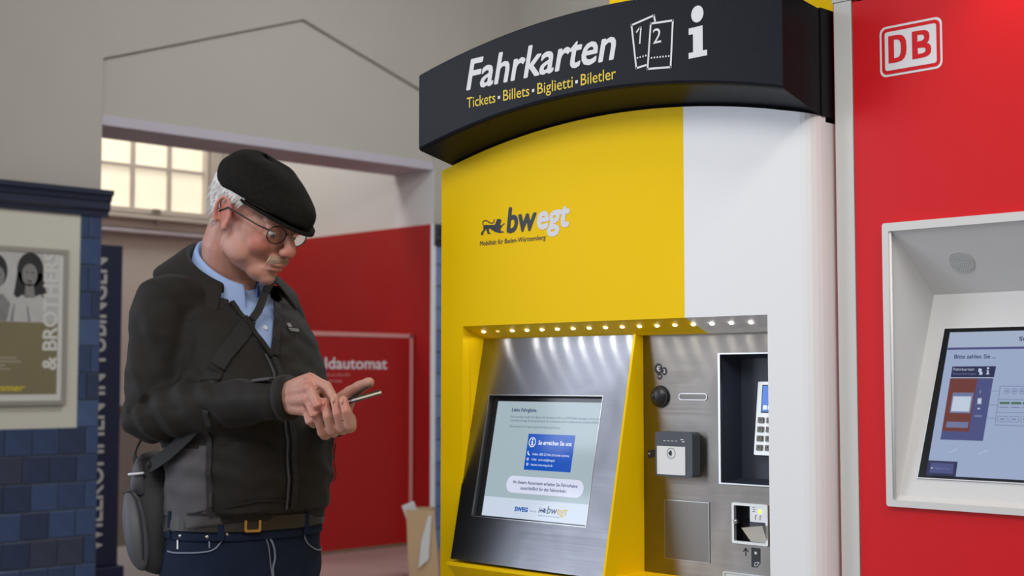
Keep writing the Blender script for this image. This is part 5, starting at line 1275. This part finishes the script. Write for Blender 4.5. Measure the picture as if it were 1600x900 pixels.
# shoes
for s in (-1, 1):
    bm = B(); ellipsoid(bm, P(0.045, s * 0.115, 0.062), (0.150, 0.050, 0.050)); ellipsoid(bm, P(-0.03, s * 0.112, 0.080), (0.062, 0.046, 0.058))
    for v in bm.verts: v.co.z = max(v.co.z, 0.022)
    so = put('shoe', bm, M['shoe'], man, smooth=True)
    bm = B(); prism(bm, [(BX + 0.045 + 0.155 * math.cos(t), BYM + s * 0.115 + 0.052 * math.sin(t)) for t in [2 * PI * i / 28 for i in range(28)]], Frame((0, 0, 0), (1, 0, 0), (0, 1, 0)), 0.001, 0.024)
    put('sole', bm, M['rubber'], so)
# ------------------------------------------------------------------ phone
pa = Vector((0.975, 0.03, 0.205)).normalized(); pn = Vector((-0.205, -0.205, 0.955)); pn = (pn - pa * pn.dot(pa)).normalized(); pw = pn.cross(pa)
pc = P(0.398, -0.050, 1.2855); fpn = Frame(pc, pw, pn.cross(pw) if False else pa * 1.0)
fpn.n = pn; fpn.u = pa.cross(pn).normalized(); fpn.v = pa
bm = B(); prism(bm, rrect(-0.036, -0.075, 0.036, 0.075, 0.009, 4), fpn, -0.0045, 0.0040)
ph_ = thing('smartphone', 'dark smartphone held in both hands by the man', 'phone', pc)
put('case', bm, M['black'], ph_)
put('glass', prism(B(), rrect(-0.034, -0.073, 0.034, 0.073, 0.008, 4), fpn, 0.0040, 0.0046), M['black_gloss'], ph_)
bm = B(); ring(bm, rrect(-0.0363, -0.0753, 0.0363, 0.0753, 0.009, 4), rrect(-0.0355, -0.0745, 0.0355, 0.0745, 0.0085, 4), fpn, -0.0022, 0.0012); put('metal_rim', bm, M['keypad_metal'], ph_)
bm = B(); ellipsoid(bm, fpn.p(0.0362, 0.030, 0.0), (0.0022, 0.006, 0.0018), None, 10, 8); put('side_button', bm, M['steel_bright'], ph_, smooth=True)
# ------------------------------------------------------------------ shoulder bag at his right hip
sb_ = thing('shoulder_bag', 'black shoulder bag with slate pocket, hanging at the hip of the man', 'bag', P(-0.155, -0.145, 0.93))
qv = Vector((0.703, 0.711, 0)); tv = Vector((0.711, -0.703, 0)); up_ = Vector((0, 0, 1))
BQ = lambda q, t, z: P(0, 0, 0) + qv * q + tv * t + up_ * z
def soft_box(prof, t0, t1, inset, name, m, parent):
    """closed outline in the (q, z) plane swept along the view-wise width with rounded ends"""
    bm = B(); rows = []
    cq = sum(p[0] for p in prof) / len(prof); cz = sum(p[1] for p in prof) / len(prof)
    for k in range(9):
        u = k / 8; t = t0 + (t1 - t0) * u; e = abs(2 * u - 1); sc = 1 - inset * e ** 4
        rows.append([bm.verts.new(BQ(cq + (a - cq) * sc, t, cz + (b - cz) * (1 - inset * 0.5 * e ** 4) + 0)) for a, b in prof])
    k_ = len(prof)
    for A, C in zip(rows[:-1], rows[1:]):
        for i in range(k_): bm.faces.new((A[i], A[(i + 1) % k_], C[(i + 1) % k_], C[i]))
    bm.faces.new(rows[0][::-1]); bm.faces.new(rows[-1])
    return put(name, bm, m, parent, smooth=True)
def smooth_loop(pts, sub=4):
    P_ = [Vector((a, b, 0)) for a, b in pts]; n_ = len(P_); out = []
    for i in range(n_):
        p0, p1, p2, p3 = P_[i - 1], P_[i], P_[(i + 1) % n_], P_[(i + 2) % n_]
        for k in range(sub):
            t = k / sub; v = 0.5 * ((2 * p1) + (p2 - p0) * t + (2 * p0 - 5 * p1 + 4 * p2 - p3) * t * t + (3 * p1 - p0 - 3 * p2 + p3) * t ** 3); out.append((v.x, v.y))
    return out
# px -> metres at the hip: (px-378)*0.00132, 1.33-(py-592)*0.00132
bq = lambda x, y: ((x - 800) * 0.001265 + 0.561, 1.33 - (y - 592) * 0.00127)
mainp = smooth_loop([bq(*p) for p in ((203, 722), (209, 709), (222, 709), (238, 718), (254, 730), (262, 752), (264, 800), (262, 850), (256, 884), (244, 897), (230, 896), (216, 888), (208, 860), (204, 800), (202, 750))])
bb = soft_box(mainp, -0.085, 0.085, 0.18, 'bag_body', M['bag'], sb_)
pk = smooth_loop([bq(*p) for p in ((190, 768), (194, 763), (206, 763), (214, 772), (224, 800), (232, 850), (230, 880), (222, 890), (212, 885), (200, 868), (191, 835), (187, 800))])
po_ = soft_box(pk, -0.070, 0.094, 0.14, 'front_pocket', M['bag_pocket'], sb_)
bm = B(); tube(bm, [BQ(*bq(190, 768)[:1], 0.09, bq(190, 768)[1]), BQ(bq(202, 764)[0], 0.096, bq(202, 764)[1]), BQ(bq(211, 776)[0], 0.097, bq(211, 776)[1]), BQ(bq(218, 800)[0], 0.098, bq(218, 800)[1]), BQ(bq(222, 830)[0], 0.098, bq(222, 830)[1]), BQ(bq(224, 868)[0], 0.096, bq(224, 868)[1])], 0.0018, 6); put('pocket_piping', bm, M['bag'], po_, smooth=True)
tp = smooth_loop([bq(*p) for p in ((201, 740), (206, 722), (212, 712), (220, 722), (221, 745), (222, 768), (214, 772), (201, 766))])
fp_ = soft_box(tp, -0.060, 0.090, 0.1, 'top_pocket', M['bag_pocket'], sb_)
bm = B(); a0, a1 = bq(200, 739), bq(221, 737)
pts = [BQ(a0[0] - 0.001, 0.093, a0[1]), BQ((a0[0] + a1[0]) / 2, 0.0945, a0[1] + 0.001), BQ(a1[0], 0.0935, a1[1])]; tube(bm, pts, 0.0026, 8); put('reflective_strip', bm, M['piping'], sb_, smooth=True)
tree = BVHTree.FromObject(jk, bpy.context.evaluated_depsgraph_get())
mw = jk.matrix_world if False else Matrix.Translation(wloc(jk))
class _T:
    def __init__(s, t, o): s.t = t; s.o = o
    def find_nearest(s, p):
        l, n_, i, d = s.t.find_nearest(p - s.o); return l + s.o, n_, i, d
tree = _T(tree, wloc(jk))
put('strap', ribbon([P(0.116, -0.152, 1.305), P(0.110, -0.140, 1.332), P(0.109, -0.118, 1.369), P(0.102, -0.076, 1.41), P(0.087, -0.036, 1.445)], 0.032, 0.003, 6), M['webbing'], sb_)
bm = B(); C = catmull([P(0.090, -0.036, 1.447), P(0.078, -0.014, 1.465), P(0.066, 0.003, 1.484), P(0.046, 0.028, 1.512), P(0.0, 0.080, 1.545), P(-0.08, 0.10, 1.555), P(-0.155, 0.04, 1.50), P(-0.165, -0.03, 1.40), P(-0.150, -0.09, 1.28), P(-0.10, -0.175, 1.19), P(-0.08, -0.185, 1.165)], 6)
T_, U_ = frames_along(C); rows = []
for p, t in zip(C, T_):
    o_ = (p - P(-0.02, 0, p.z - 0.05)).normalized(); s = t.cross(o_).normalized(); o_ = s.cross(t); w = 0.008
    rows.append([bm.verts.new(p + s * w * a + o_ * 0.003 * b_) for a, b_ in ((-1, 0), (1, 0), (1, 1), (-1, 1))])
for A, C_ in zip(rows[:-1], rows[1:]):
    for i in range(4): bm.faces.new((A[i], A[(i + 1) % 4], C_[(i + 1) % 4], C_[i]))
bm.faces.new(rows[0][::-1]); bm.faces.new(rows[-1])
put('strap', bm, M['webbing'], sb_)
C = catmull([P(0.105, -0.170, 1.250), P(0.096, -0.172, 1.233), P(0.063, -0.182, 1.204), P(0.026, -0.186, 1.182), P(-0.03, -0.185, 1.160)], 6); bm = B(); T_, U_ = frames_along(C); rows = []
for p, t in zip(C, T_):
    o_ = (p - P(0.03, 0, p.z)).normalized(); s = t.cross(o_).normalized(); o_ = s.cross(t)
    rows.append([bm.verts.new(p + s * 0.013 * a + o_ * 0.003 * b_) for a, b_ in ((-1, 0), (1, 0), (1, 1), (-1, 1))])
for A, C_ in zip(rows[:-1], rows[1:]):
    for i in range(4): bm.faces.new((A[i], A[(i + 1) % 4], C_[(i + 1) % 4], C_[i]))
bm.faces.new(rows[0][::-1]); bm.faces.new(rows[-1]); put('strap', bm, M['webbing'], sb_)
bm = B(); tube(bm, [BQ(bq(250, 728)[0], 0.03, bq(250, 728)[1]), BQ(bq(262, 712)[0], 0.035, bq(262, 712)[1]), P(-0.030, -0.186, 1.163)], [0.008, 0.009, 0.009], 8); put('strap_end', bm, M['webbing'], sb_, smooth=True)
